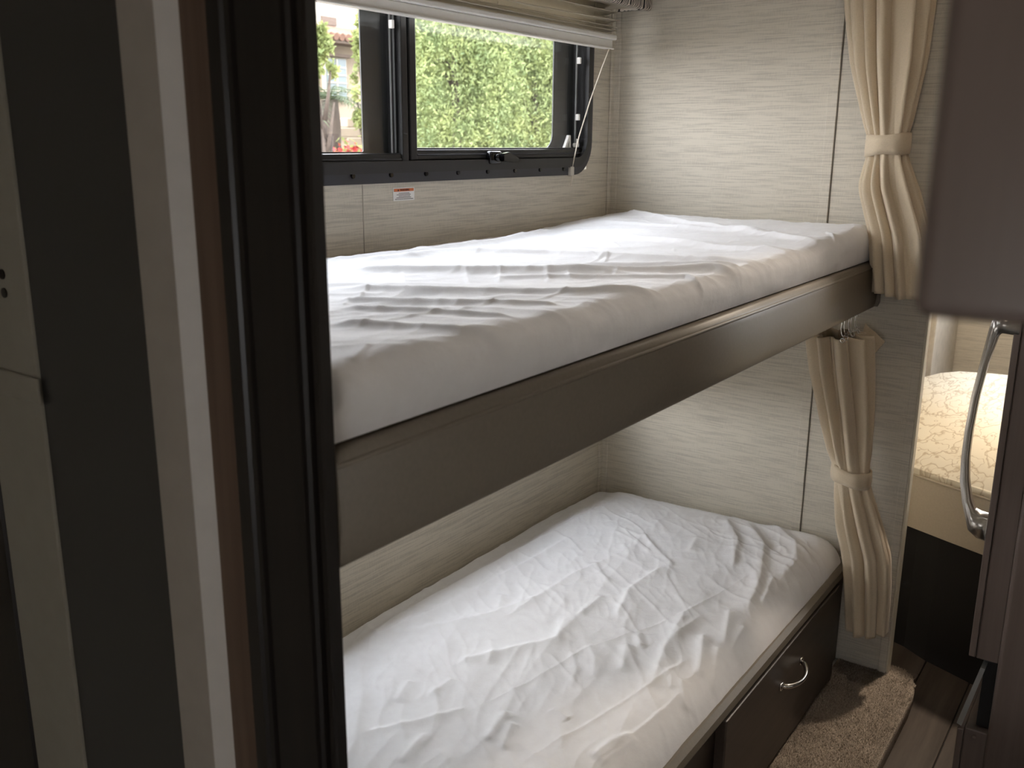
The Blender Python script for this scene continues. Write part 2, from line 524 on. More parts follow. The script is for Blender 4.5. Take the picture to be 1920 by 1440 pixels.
# end wall of the bunks (partition) with its batten, corner strips and edge trim
wall_end = struct(MB().box((0, -0.118, FL+0.05), (0.028, W, CEIL)).build('wall_end', M['wall']), 'beige linen textured partition at the head of the bunks', 'wall')
MB().box((-0.0035, 0.139, FL+0.3), (0, 0.163, CEIL), 0.001, 1).build('panel_batten', M['wall'], wall_end)
MB().box((-0.0010, 0.1362, FL+0.3), (0, 0.1386, CEIL)).build('panel_seam', M['seam'], wall_end)
MB().box((-0.002, -0.124, FL+0.05), (0.030, -0.118, CEIL), 0.002, 1).build('edge_trim', M['trim_cream'], wall_end)
MB().box((-0.0025, -0.118, FL+0.05), (0.0, -0.099, CEIL), 0.001, 1).build('edge_strip', M['wall'], wall_end)
t = MB(); t.box((-0.022, W-0.005, FL+0.3), (-0.0, W, CEIL), 0.002, 1); t.box((-0.005, W-0.022, FL+0.3), (0, W, CEIL), 0.002, 1)
trim1 = struct(t.build('trim_1', M['wall']), 'beige corner strip where the window wall meets the partition', 'trim')

# foot wall: casing, strips and the dark door seen from the bedroom side, all facing -x
XF = -1.84
def strip(name, y0, y1, front, mat, label, bev=0.003, back=XF+0.02, z0=FL, z1=CEIL):
    return struct(MB().box((front, y0, z0), (back, y1, z1), bev, 2).build(name, mat), label, 'trim')
# black casing with two grooves, one profile swept up the wall
prof = []
def pr(y, x): prof.append((x, y))
pts = [(-0.002, XF+0.002), (-0.002, XF-0.010), (-0.001, XF-0.013), (0.004, XF-0.013), (0.005, XF-0.010), (0.008, XF-0.010), (0.009, XF-0.016),
       (0.013, XF-0.018), (0.0145, XF-0.012), (0.0165, XF-0.012), (0.019, XF-0.018), (0.070, XF-0.018), (0.074, XF-0.018),
       (0.076, XF-0.012), (0.0785, XF-0.012), (0.081, XF-0.018), (0.087, XF-0.018), (0.089, XF-0.014), (0.091, XF-0.014),
       (0.095, XF-0.017), (0.113, XF-0.016), (0.116, XF-0.012), (0.120, XF-0.008), (0.120, XF+0.002)]
trim2 = struct(MB().prism([(x, y) for (y, x) in pts], 'z', FL, CEIL).build('trim_2', M['espresso']), 'tall black fluted door casing in front of the bunks', 'trim')
trim3 = strip('trim_3', 0.1205, 0.1615, XF-0.008, M['brown'], 'brown wooden strip along the left of the black casing', 0.002)
trim4 = struct(MB().prism([(XF-0.006, 0.162), (XF-0.022, 0.1765), (XF+0.02, 0.1765), (XF+0.02, 0.162)], 'z', FL, CEIL).build('trim_4', M['greige_light']), 'pale grey slanted strip left of the brown strip', 'trim')
trim5 = strip('trim_5', 0.177, 0.2325, XF-0.022, M['greige'], 'grey beige strip beside the charcoal door', 0.001)
door1 = struct(MB().box((XF+0.000, 0.222, FL), (XF+0.03, 0.502, CEIL), 0.002, 1).build('door_1', M['charcoal']), 'charcoal sliding door panel at the left', 'door')
tr6 = MB().box((XF-0.004, 0.482, FL), (XF+0.03, 0.608, CEIL), 0.003, 2)
tr6 = struct(tr6.build('trim_6', M['olive_cream']), 'dull cream door post at the left edge of the photo', 'trim')
MB().box((XF-0.008, 0.478, -0.030), (XF-0.003, 0.608, 0.003), 0.004, 2).build('raised_band', M['olive_cream'], tr6)
for z in (0.121, 0.099):
    MB().cyl((XF-0.0055, 0.533, z), (XF+0.002, 0.533, z), 0.006, n=14).build('screw', M['darkdoor'], tr6)
door2 = struct(MB().box((XF-0.006, 0.609, FL), (XF+0.02, W, CEIL), 0.003, 1).build('door_2', M['darkdoor']), 'dark brown door edge beyond the cream post', 'door')

# ------------------------------------------------------------------ window over the upper bunk
win = empty('window_1', (-0.88, W, 0.192), 'black framed slider window above the upper bunk', 'window', kind='structure')
WL, WR, WB, WT = -1.81, -0.118, 0.192, 0.755
mb = MB().ring(rrect(WL, WB, WR, WT, 0.085), rrect(WL+0.022, WB+0.024, WR-0.022, WT-0.022, 0.066), 'y', W-0.006, W+0.002)
mb.build('flange', M['flange'], win)
mb = MB().ring(rrect(WL+0.018, WB+0.020, WR-0.018, WT-0.018, 0.068), rrect(WL+0.040, WB+0.044, WR-0.034, WT-0.04, 0.05), 'y', W-0.012, W+0.045)
mb.build('frame', M['frame_black'], win)
# outer stiles and rails (nearer the outside), with rounded openings for the view
mb = MB().ring(rrect(-0.852, WB+0.03, WR-0.03, WT-0.03, 0.04), rrect(-0.834, 0.259, -0.247, WT-0.06, (0.004, 0.040, 0.040, 0.004)), 'y', W+0.038, W+0.041)
mb.build('right_stile', M['frit'], win)
mb = MB().ring(rrect(WL+0.03, WB+0.03, -0.868, WT-0.03, 0.03), rrect(-1.75, 0.254, -0.956, WT-0.06, (0.04, 0.004, 0.004, 0.04)), 'y', W+0.038, W+0.041)
mb.build('left_stile', M['frit'], win)
# sash rails
mb = MB().box((-0.838, W-0.002, 0.236), (-0.150, W+0.030, 0.2585), 0.003); mb.box((-0.838, W+0.004, 0.2585), (-0.150, W+0.03, 0.262), 0.001)
mb.build('sash_rail', M['frame_black'], win)
MB().box((-0.838, W-0.005, 0.246), (-0.160, W-0.001, 0.2495), 0.001, 1).build('sash_bead', M['flange'], win)
mb = MB().box((-1.78, W-0.002, 0.228), (-0.885, W+0.028, 0.251), 0.003)
mb.build('sash_rail', M['frame_black'], win)
MB().box((-1.78, W-0.006, 0.237), (-0.888, W-0.001, 0.241), 0.001, 1).build('sash_bead', M['flange'], win)
# meeting stile
mb = MB().box((-0.886, W-0.006, 0.226), (-0.866, W+0.035, WT-0.03), 0.003); mb.box((-0.858, W-0.004, 0.236), (-0.836, W+0.035, WT-0.03), 0.003)
mb.build('mullion', M['frame_black'], win)
MB().box((-0.866, W+0.004, 0.226), (-0.858, W+0.036, WT-0.03)).build('mullion_groove', M['black'], win)
MB().box((-0.9015, W+0.008, 0.252), (-0.8995, W+0.012, WT-0.04)).build('glass_edge', M['edge_grey'], win)
MB().box((-0.8900, W+0.008, 0.252), (-0.8885, W+0.012, WT-0.04)).build('glass_edge', M['edge_grey'], win)
MB().box((-0.1815, W+0.008, 0.262), (-0.1775, W+0.012, WT-0.05)).build('glass_edge', M['edge_grey'], win)
MB().box((-0.846, W+0.021, 0.250), (-0.155, W+0.0245, WT-0.04)).build('pane', M['glass'], win)
MB().box((-1.78, W+0.021, 0.246), (-0.876, W+0.0245, WT-0.04)).build('pane', M['glass'], win)
for x, z in ((-0.902, 0.502), (-0.180, 0.482), (-0.180, 0.340)):
    MB().box((x-0.004, W-0.002, z-0.008), (x+0.004, W+0.008, z+0.008), 0.001, 1).build('clip', M['white_plastic'], win)
for i in range(14):
    x = -0.262-i*0.1105
    sc = MB().cyl((x, W-0.010, 0.2085), (x, W-0.004, 0.2085), 0.0046, 0.0056, 12)
    sc.cyl((x, W-0.0105, 0.2085), (x, W-0.009, 0.2085), 0.002, n=6)
    sc.build('screw', M['black_gloss'], win)
# white triangular pull on the right stile
mb = MB().ring([(-0.226, 0.262), (-0.196, 0.262), (-0.199, 0.294), (-0.206, 0.294)], [(-0.217, 0.2625), (-0.204, 0.2625), (-0.2045, 0.280), (-0.2065, 0.280)], 'y', W+0.012, W+0.02)
mb.build('pull_loop', M['white_plastic'], win)
mb = MB().box((-0.19, W+0.004, 0.2625), (-0.166, W+0.012, 0.274), 0.003); mb.box((-0.178, W+0.004, 0.27), (-0.168, W+0.012, 0.285), 0.003)
mb.build('corner_key', M['white_plastic'], win)
# latch
mb = MB().box((-0.596, W-0.020, 0.2255), (-0.552, W-0.002, 0.2545), 0.005, 2)
mb.cyl((-0.574, W-0.026, 0.240), (-0.574, W-0.018, 0.240), 0.008, n=14)
lat = mb.build('latch', M['black_gloss'], win, True)
mb = MB().prism([(-0.566, 0.249), (-0.540, 0.2525), (-0.502, 0.2385), (-0.500, 0.229), (-0.512, 0.228), (-0.548, 0.233), (-0.566, 0.231)], 'y', W-0.034, W-0.022)
bmesh.ops.bevel(mb.bm, geom=list(mb.bm.edges), offset=0.002, segments=2, affect='EDGES')
mb.build('latch_lever', M['black_gloss'], lat)

# unseen windows added for their light: lower bunk (behind the rail), bedroom rear
def simple_window(name, x0, z0, x1, z1, label):
    wn = empty(name, ((x0+x1)/2, W, z0), label, 'window', kind='structure')
    MB().ring(rrect(x0-0.02, z0-0.02, x1+0.02, z1+0.02, 0.06), rrect(x0+0.02, z0+0.02, x1-0.02, z1-0.02, 0.04), 'y', W-0.008, W+0.04).build('frame', M['frame_black'], wn)
    MB().box((x0+0.005, W+0.02, z0+0.005), (x1-0.005, W+0.024, z1-0.005)).build('pane', M['glass'], wn)
simple_window('added_window_2', *LW, 'added black framed window lighting the lower bunk, unseen behind the rail')
f6 = empty('added_window_4', (X0, RY0, RZ0), 'added black framed window for fill light, unseen in the bedroom behind the camera', 'window', kind='structure')
MB().ring(rrect(RY0-0.02, RZ0-0.02, RY1+0.02, RZ1+0.02, 0.06), rrect(RY0+0.02, RZ0+0.02, RY1-0.02, RZ1-0.02, 0.04), 'x', X0-0.04, X0+0.008).build('frame', M['frame_black'], f6)
MB().box((X0-0.022, RY0+0.005, RZ0+0.005), (X0-0.018, RY1-0.005, RZ1-0.005)).build('pane', M['glass'], f6)
# unseen front window in the far wall, added to light the aisle
f5 = empty('added_window_3', (X1, FY0, FZ0), 'added wide black framed front window lighting the living area, unseen', 'window', kind='structure')
MB().ring(rrect(FY0-0.02, FZ0-0.02, FY1+0.02, FZ1+0.02, 0.06), rrect(FY0+0.02, FZ0+0.02, FY1-0.02, FZ1-0.02, 0.04), 'x', X1-0.008, X1+0.04).build('frame', M['frame_black'], f5)
MB().box((X1+0.018, FY0+0.005, FZ0+0.005), (X1+0.022, FY1-0.005, FZ1-0.005)).build('pane', M['glass'], f5)

# ------------------------------------------------------------------ pleated shade
bl = empty('pleated_shade', (-0.87, 0.71, 0.51), 'cream pleated window shade drawn half way up over the window', 'blind')
BX0, BX1 = -1.80, -0.128
def slope_box(x0, x1, y0, y1, z0, z1, bev): return MB().box((x0, y0, z0), (x1, y1, z1), bev)
mb = slope_box(BX0, BX1-0.006, 0.690, 0.716, 0.511, 0.533, 0.003)
mb.build('bottom_rail', M['white_plastic'], bl)
MB().box((BX0, 0.686, 0.5095), (BX1-0.004, 0.692, 0.5135), 0.001, 1).build('rail_lip', M['white_plastic'], bl)
mb = MB().box((BX0, 0.684, 0.533), (BX1+0.006, 0.722, 0.545), 0.003)
mb.build('middle_rail', M['white_plastic'], bl)
# pleats: zig-zag sheet, tightly stacked at the bottom, opening towards the top
nx = 60
zs = [0.545, 0.553, 0.557, 0.5605, 0.565, 0.573, 0.581, 0.592, 0.602, 0.613, 0.624, 0.636, 0.648, 0.66, 0.672, 0.684, 0.70, 0.72, 0.74, 0.76]
V = []
for j, z in enumerate(zs):
    for i in range(nx):
        u = i/(nx-1); x = BX0+(BX1+0.004-BX0)*u
        yy = 0.686 if j % 2 == 0 else 0.722
        sag = 0.004*math.sin(PI*u)*(1 if j < 6 else 1.8)*(1 if j else 0)
        V.append((x+(0.004 if j % 2 == 0 else -0.003), yy+0.003*math.sin(5*u+j), z-sag+0.0012*math.sin(9*u+1.7*j)))
sh = from_arrays('pleated_fabric', V, grid_faces(nx, len(zs)), M['shade'], bl)
sm = sh.modifiers.new('thick', 'SOLIDIFY'); sm.thickness = 0.0012
for j in range(2, 16, 2):  # beads added to stand in for the bright light along pleat edges
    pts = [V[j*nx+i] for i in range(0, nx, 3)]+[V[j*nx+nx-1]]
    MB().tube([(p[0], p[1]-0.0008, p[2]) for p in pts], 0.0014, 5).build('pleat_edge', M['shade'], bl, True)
for x in (-0.20, -0.62, -1.10, -1.50):
    MB().tube([(x, 0.705, 0.53), (x, 0.705, 0.64), (x, 0.704, 0.76)], 0.0011, 6).build('lift_string', M['cord'], bl)
MB().tube([(-0.134, 0.700, 0.512), (-0.150, 0.712, 0.462), (-0.178, 0.728, 0.38), (-0.206, 0.742, 0.29), (-0.222, 0.748, 0.225), (-0.2265, 0.7495, 0.205)], 0.0016, 8).build('pull_cord', M['cord'], bl, True)
cl = empty('cord_cleat', (-0.23, 0.754, 0.20), 'small cloudy plastic cord cleat on the wall right of the window', 'cleat')
MB().box((-0.236, 0.745, 0.190), (-0.219, W, 0.214), 0.003).build('body', M['clear'], cl)
MB().tube([(-0.228, 0.747, 0.195), (-0.231, 0.746, 0.178), (-0.233, 0.748, 0.164)], 0.0015, 6).build('cord_end', M['cord'], cl)

# valance over the shade
va = empty('valance', (-0.86, 0.68, 0.612), 'boxed window valance in black and cream patterned fabric', 'valance')
MB().box((-1.82, 0.645, 0.618), (-0.056, W-0.001, 0.632), 0.002, 1).build('bottom_board', M['wall_dull'], va)
mb = MB().box((-1.82, 0.622, 0.608), (-0.048, 0.645, 0.86), 0.009, 3)
mb.build('patterned_front', M['ikat'], va, True)
MB().box((-0.056, 0.640, 0.612), (-0.048, W-0.03, 0.86), 0.003, 2).build('patterned_return', M['ikat'], va)

# warning label
lb = tag(MB().box((-0.9135, W-0.0012, 0.1545), (-0.846, W, 0.1815), 0.0005, 1).build('warning_label', M['label_white']), 'small white warning label with orange band on the wall under the window', 'label')
MB().box((-0.9105, W-0.0018, 0.1735), (-0.849, W-0.0010, 0.1795)).build('orange_band', M['orange'], lb)
def text(name, s, size, loc, mat, parent, width=None):
    cu = bpy.data.curves.new(name, 'FONT'); cu.body = s; cu.size = size; cu.align_x = 'CENTER'; cu.align_y = 'CENTER'; cu.extrude = 0.0002
    tmp = bpy.data.objects.new(name, cu); COL.objects.link(tmp)
    dg = bpy.context.evaluated_depsgraph_get(); dg.update()
    me = bpy.data.meshes.new_from_object(tmp.evaluated_get(dg))
    bpy.data.objects.remove(tmp)
    me.transform(Matrix.Translation(loc) @ Matrix.Rotation(R(90), 4, 'X'))
    me.materials.clear()
    return link(name, me, mat, parent)
text('lettering', 'WARNING', 0.0062, (-0.8775, W-0.0021, 0.1765), M['ink'], lb)
MB().prism([(-0.9005, 0.1745), (-0.8955, 0.1745), (-0.898, 0.1788)], 'y', W-0.0021, W-0.0012).build('warning_triangle', M['ink'], lb)
fine = MB()
for i, (a, b) in enumerate(((-0.896, -0.863), (-0.902, -0.858), (-0.896, -0.861), (-0.903, -0.858), (-0.907, -0.851))):
    z = 0.1700-i*0.0030
    x = a
    while x < b:
        q = x+rnd.uniform(0.002, 0.005)
        fine.box((x, W-0.0017, z-0.0007), (min(q, b), W-0.001, z+0.0007)); x = q+0.0011
fine.build('fine_print', M['ink_grey'], lb)

# ------------------------------------------------------------------ upper bunk
ub = empty('upper_bunk', (-0.92, 0.38, -0.12), 'upper bunk with a padded taupe vinyl front rail', 'bunk bed')
rail = MB()
prof = [(0.000, -0.104), (0.004, -0.111), (0.012, -0.115), (0.030, -0.115), (0.036, -0.110), (0.036, -0.008), (0.030, 0.0), (0.012, 0.002), (0.004, -0.003), (-0.001, -0.012), (-0.003, -0.03), (-0.0045, -0.06), (-0.003, -0.09)]
def eased(P, k=5):
    out = []; n = len(P)
    for i in range(n):
        p0, p1, p2, p3 = (Vector((*P[(i+j) % n], 0)) for j in (-1, 0, 1, 2))
        for q in range(k):
            t_ = q/k
            v = 0.5*((2*p1)+(p2-p0)*t_+(2*p0-5*p1+4*p2-p3)*t_**2+(3*p1-p0-3*p2+p3)*t_**3)
            out.append((v.x, v.y))
    return out
rail.prism(eased(prof), 'x', XF+0.004, -0.006)
rail.build('padded_rail', M['vinyl'], ub, True)
for o in (bpy.data.objects['padded_rail'],):
    o.data.polygons.foreach_set('use_smooth', [len(p.vertices) == 4 for p in o.data.polygons])
MB().tube([(XF+0.004, 0.001, -0.0105), (-0.9, 0.0005, -0.0105), (-0.006, 0.001, -0.0105)], 0.0032, 8).build('piping', M['vinyl'], ub, True)
mb = MB().prism([(-0.022, -0.108), (-0.022, -0.006), (-0.004, -0.014), (-0.004, -0.1)], 'y', -0.008, 0.03)
mb.build('rail_end_cap', M['vinyl'], ub)
MB().box((XF+0.012, 0.036, -0.075), (-0.004, W-0.002, -0.045)).build('deck', M['ply'], ub)
MB().box((XF+0.012, 0.036, -0.079), (-0.004, W-0.002, -0.075)).build('deck_lining', M['ceiling'], ub)  # unseen underside, made white to bounce light onto the lower wall

# ------------------------------------------------------------------ sheets: real folded cloth over the mattresses
def smooth(a): 
    a = np.clip(a, 0, 1); return a*a*(3-2*a)
def crease(x, y, pts, wd, h, side=1.0, steep=0.55):
    """a sharp fold following a polyline; one flank steeper"""
    out = np.zeros_like(x)
    best = np.full_like(x, 1e9); sg = np.zeros_like(x); fall = np.zeros_like(x)
    for (ax, ay), (bx, by) in zip(pts[:-1], pts[1:]):
        dx, dy = bx-ax, by-ay; L2 = dx*dx+dy*dy
        tt = np.clip(((x-ax)*dx+(y-ay)*dy)/L2, 0, 1)
        ex = x-(ax+tt*dx); ey = y-(ay+tt*dy)
        d = np.hypot(ex, ey); s = np.sign(ex*dy-ey*dx)
        k = d < best
        best = np.where(k, d, best); sg = np.where(k, s, sg)
    L = math.hypot(pts[-1][0]-pts[0][0], pts[-1][1]-pts[0][1])
    u = ((x-pts[0][0])*(pts[-1][0]-pts[0][0])+(y-pts[0][1])*(pts[-1][1]-pts[0][1]))/(L*L)
    env = smooth(u/0.15+0.2)*smooth((1-u)/0.15+0.2)
    ww = np.where(sg*side > 0, wd*steep, wd)
    return h*env*np.exp(-(best/ww)**1.5)

def cloud(x, y, ang, fu, fv, seed, warp=0.35, power=1.0):
    """ridged folds running along direction ang"""
    c, s = math.cos(ang), math.sin(ang)
    u = x*c+y*s; v = -x*s+y*c
    v = v+warp/fv*(vnoise(u*fu*1.3+7, v*fv*0.4+3, seed+5)*2-1)
    n = vnoise(u*fu, v*fv, seed)
    r = 1-np.abs(2*n-1)
    return r**power

def make_sheet(name, parent, x0, x1, y0, y1, ztop_f, zskirt, Rr, relief, Rb=0.028, nu=620, nv=270):
    def axis(a, b, n):
        t = np.linspace(0, 1, n)
        t = t + 0.035*np.sin(2*PI*t)*-1*0.6
        return a+(b-a)*t
    xs = axis(x0, x1, nu); ys = axis(y0, y1, nv)
    X, Y = np.meshgrid(xs, ys)
    dx = np.minimum(X-x0, x1-X); dy = np.minimum(Y-y0, (y1-Y)*Rr/Rb)
    rx = np.maximum(Rr-dx, 0); ry = np.maximum(Rr-dy, 0)
    h = np.hypot(rx, ry)
    drop = np.where(h < Rr, Rr-np.sqrt(np.maximum(Rr*Rr-h*h, 0)), Rr+(h-Rr)*1.5)
    inner = smooth((Rr*1.6-h)/(Rr*0.9))
    Z = ztop_f(X, Y)-drop+relief(X, Y)*(0.25+0.75*inner)
    V = np.stack([X, Y, Z], -1).reshape(-1, 3)
    F = grid_faces(nu, nv)
    # skirt down the four sides
    ring = np.concatenate([np.arange(nu), np.arange(1, nv)*nu+nu-1, (nv-1)*nu+np.arange(nu-2, -1, -1), np.arange(nv-2, 0, -1)*nu])
    P = V[ring]
    rows = [P]; nsk = 7
    per = np.cumsum(np.r_[0, np.hypot(*(np.diff(P[:, :2], axis=0).T))])
    for k_ in range(1, nsk+1):
        f = k_/nsk; Q = P.copy()
        zb = zskirt(P[:, 0], P[:, 1])
        Q[:, 2] = P[:, 2]*(1-f)+zb*f
        off = 0.004*np.sin(PI*f)*(vnoise(per*14, per*0+0.5, 31)*1.4-0.3) - 0.004*f
        cx, cy = (x0+x1)/2, (y0+y1)/2
        ox = np.where(np.minimum(P[:, 0]-x0, x1-P[:, 0]) < 1e-6, np.sign(P[:, 0]-cx), 0)
        oy = np.where(np.minimum(P[:, 1]-y0, y1-P[:, 1]) < 1e-6, np.sign(P[:, 1]-cy), 0)
        Q[:, 0] += ox*off; Q[:, 1] += oy*off
        rows.append(Q)
    base = len(V); n = len(ring)
    V2 = np.concatenate([V]+rows[1:])
    Fs = [F]
    prev = ring
    for k_ in range(nsk):
        cur = base+k_*n+np.arange(n)
        nxt = np.roll(np.arange(n), -1)
        Fs.append(np.stack([prev, cur, cur[nxt], prev[nxt]], 1))
        prev = cur
    return from_arrays(name, V2, np.concatenate(Fs), M['sheet'], parent, True)

A_ = YAW-PI/2           # direction that lies across the view: the folds of the upper sheet run this way
up_creases = [
    ([(-1.353, 0.501), (-1.209, 0.338), (-1.079, 0.217), (-0.883, 0.056), (-0.856, -0.009)], 0.026, 0.0085, 1),
    ([(-1.287, 0.569), (-1.001, 0.547), (-0.884, 0.400), (-0.799, 0.147), (-0.744, 0.008)], 0.03, 0.007, 1),
    ([(-1.466, 0.369), (-1.403, 0.246), (-1.284, 0.091), (-1.150, 0.005)], 0.02, 0.006, 1),
    ([(-1.542, 0.291), (-1.462, 0.150), (-1.369, 0.047)], 0.018, 0.005, 1),
    ([(-1.601, 0.231), (-1.542, 0.131), (-1.492, 0.041)], 0.016, 0.0045, 1),
    ([(-1.661, 0.175), (-1.601, 0.041), (-1.543, 0.006)], 0.016, 0.004, 1),
    ([(-0.486, 0.613), (-0.542, 0.268), (-0.576, 0.014)], 0.03, 0.007, 1),
    ([(-0.018, 0.730), (-0.254, 0.330), (-0.408, 0.012)], 0.028, 0.006, 1),
    ([(-1.051, 0.609), (-0.738, 0.605), (-0.435, 0.670)], 0.025, 0.006, 1),
    ([(-1.232, 0.626), (-1.051, 0.609), (-0.985, 0.581)], 0.02, 0.005, 1),
    ([(-0.999, 0.266), (-0.907, 0.150), (-0.826, 0.028)], 0.018, 0.005, 1),
    ([(-1.231, 0.277), (-1.137, 0.182), (-1.002, 0.052), (-1.037, -0.048)], 0.016, 0.004, 1),
    ([(-0.275, 0.669), (-0.284, 0.426), (-0.304, 0.172)], 0.02, 0.004, 1),
    ([(-0.833, 0.036), (-0.956, -0.075)], 0.01, 0.004, 1),
    ([(-0.702, 0.024), (-0.811, -0.066)], 0.01, 0.004, 1),
    ([(-0.526, 0.031), (-0.627, -0.035)], 0.009, 0.004, 1),
    ([(-0.968, 0.009), (-1.087, -0.077)], 0.01, 0.003, 1),
    ([(-0.222, 0.071), (-0.386, -0.016)], 0.009, 0.004, 1),
    ([(-1.250, -0.014), (-1.302, -0.049)], 0.007, 0.003, 1),
    ([(-1.695, 0.140), (-1.646, 0.142), (-1.538, 0.125), (-1.425, 0.119), (-1.339, 0.102), (-1.163, 0.091)], 0.005, 0.002, 1),
    ([(-1.807, 0.027), (-1.746, -0.006), (-1.655, -0.009), (-1.514, -0.032)], 0.006, 0.0028, 1),
    ([(-1.287, 0.406), (-1.358, 0.337)], 0.006, 0.0022, 1),
    ([(-1.210, 0.340), (-1.296, 0.266)], 0.006, 0.0022, 1),
    ([(-1.161, 0.305), (-1.254, 0.242)], 0.006, 0.0022, 1),
    ([(-1.106, 0.251), (-1.203, 0.185)], 0.006, 0.0022, 1),
    ([(-1.091, 0.221), (-1.160, 0.171)], 0.006, 0.002, 1),
    ([(-1.352, 0.468), (-1.408, 0.430)], 0.006, 0.002, 1),
    ([(-0.930, 0.244), (-0.739, 0.338)], 0.007, 0.0025, 1),
    ([(-0.946, 0.264), (-0.832, 0.297)], 0.007, 0.0025, 1),
    ([(-1.775, 0.033), (-1.725, 0.061)], 0.008, 0.0028, 1),
    ([(-1.570, 0.256), (-1.427, 0.340)], 0.008, 0.0025, 1),
]
for i in range(40):
    a = rnd.uniform(-1.8, -0.15); b = rnd.uniform(0.08, 0.7); L = rnd.uniform(0.02, 0.09); an = rnd.uniform(0.2, 1.5)
    up_creases.append(([(a, b), (a+L*math.cos(an), b+L*math.sin(an))], 0.006, rnd.uniform(0.0008, 0.002), rnd.choice((-1, 1))))
def relief_up(X, Y):
    h = 0.0030*cloud(X, Y, A_+0.10, 1.6, 9.0, 3, 0.5, 1.3)
    h += 0.0034*cloud(X, Y, A_-0.05, 2.6, 17.0, 9, 0.4, 1.6)
    h += 0.0020*cloud(X, Y, A_+0.12, 4.0, 30.0, 10, 0.4, 1.6)
    h += 0.0011*cloud(X, Y, A_+0.6, 9.0, 44.0, 21, 0.4, 1.5)
    h += 0.0010*cloud(X, Y, 0.25, 10.0, 38.0, 33, 0.4, 2.0)
    h += 0.004*(vnoise(X*3, Y*4, 44)-0.5)
    for c in up_creases: h += crease(X, Y, c[0], c[1]*(1.0 if c[1] > 0.012 else 0.9), c[2]*(1.45 if c[1] > 0.012 else 0.8), c[3], 0.45)
    return h-0.006
um = empty('upper_mattress', (-0.92, 0.39, -0.04), 'upper bunk mattress under a creased white fitted sheet lit by the window', 'mattress', 'bunk mattresses')
MB().box((XF+0.03, 0.055, -0.045), (-0.03, W-0.03, 0.035), 0.03, 3).build('foam_core', M['label_white'], um)
make_sheet('fitted_sheet', um, XF+0.005, -0.012, 0.013, W-0.002,
           lambda X, Y: 0.072+0.012*smooth((X+0.55)/0.5)+0.006*np.sin(X*3.1+1)-0.010*smooth((Y-0.62)/0.14),
           lambda x, y: np.where(y < 0.03, 0.0045, -0.035), 0.034, relief_up)
# tucked corner of the sheet poking over the rail at the foot
mb = MB()
for i in range(5):
    mb.sphere((-1.808+0.011*i, 0.030+0.002*i, 0.008-0.0015*i), 0.011, (1.3, 0.9, 0.75), 12)
ob = mb.build('tucked_corner', M['sheet'], um, True)
rm = ob.modifiers.new('merge', 'REMESH'); rm.mode = 'VOXEL'; rm.voxel_size = 0.002; rm.use_smooth_shade = True

# ------------------------------------------------------------------ lower bunk
lbk = empty('lower_bunk_base', (-0.92, 0.38, FL+0.05), 'dark walnut lower bunk base with storage drawers', 'bunk bed')
ZC = -0.797
MB().box((XF+0.012, 0.012, FL+0.05), (-0.004, W-0.002, ZC+0.005)).build('carcass', M['cabinet'], lbk)
mb = MB().prism([(0.020, ZC+0.022), (0.004, ZC+0.022), (-0.006, ZC+0.014), (-0.008, ZC-0.002), (0.0, ZC-0.010), (0.020, ZC-0.010)], 'x', XF+0.004, -0.004)
pe = mb.build('padded_edge', M['vinyl'], lbk)
def drawer(x0, x1, hx):
    d = MB().box((x0, -0.012, -1.068), (x1, 0.011, ZC-0.010), 0.003, 2).build('drawer_front', M['cabinet'], lbk)
    if hx is not None:
        pts = []
        n = 14
        for i in range(n+1):
            u = i/n; x = hx-0.066+0.132*u
            off = -0.012-0.030*math.sin(PI*u)**0.55
            pts.append((x, off, -0.886-0.004*math.sin(PI*u)))
        hb = MB().tube(pts, [0.0045+0.0015*abs(2*i/n-1) for i in range(n+1)], 10)
        hb.box((hx-0.074, -0.017, -0.895), (hx-0.058, -0.010, -0.878), 0.003); hb.box((hx+0.058, -0.017, -0.895), (hx+0.074, -0.010, -0.878), 0.003)
        hb.build('handle', M['chrome'], d, True)
drawer(-0.848, -0.118, -0.470)
drawer(-1.80, -1.03, -1.42)

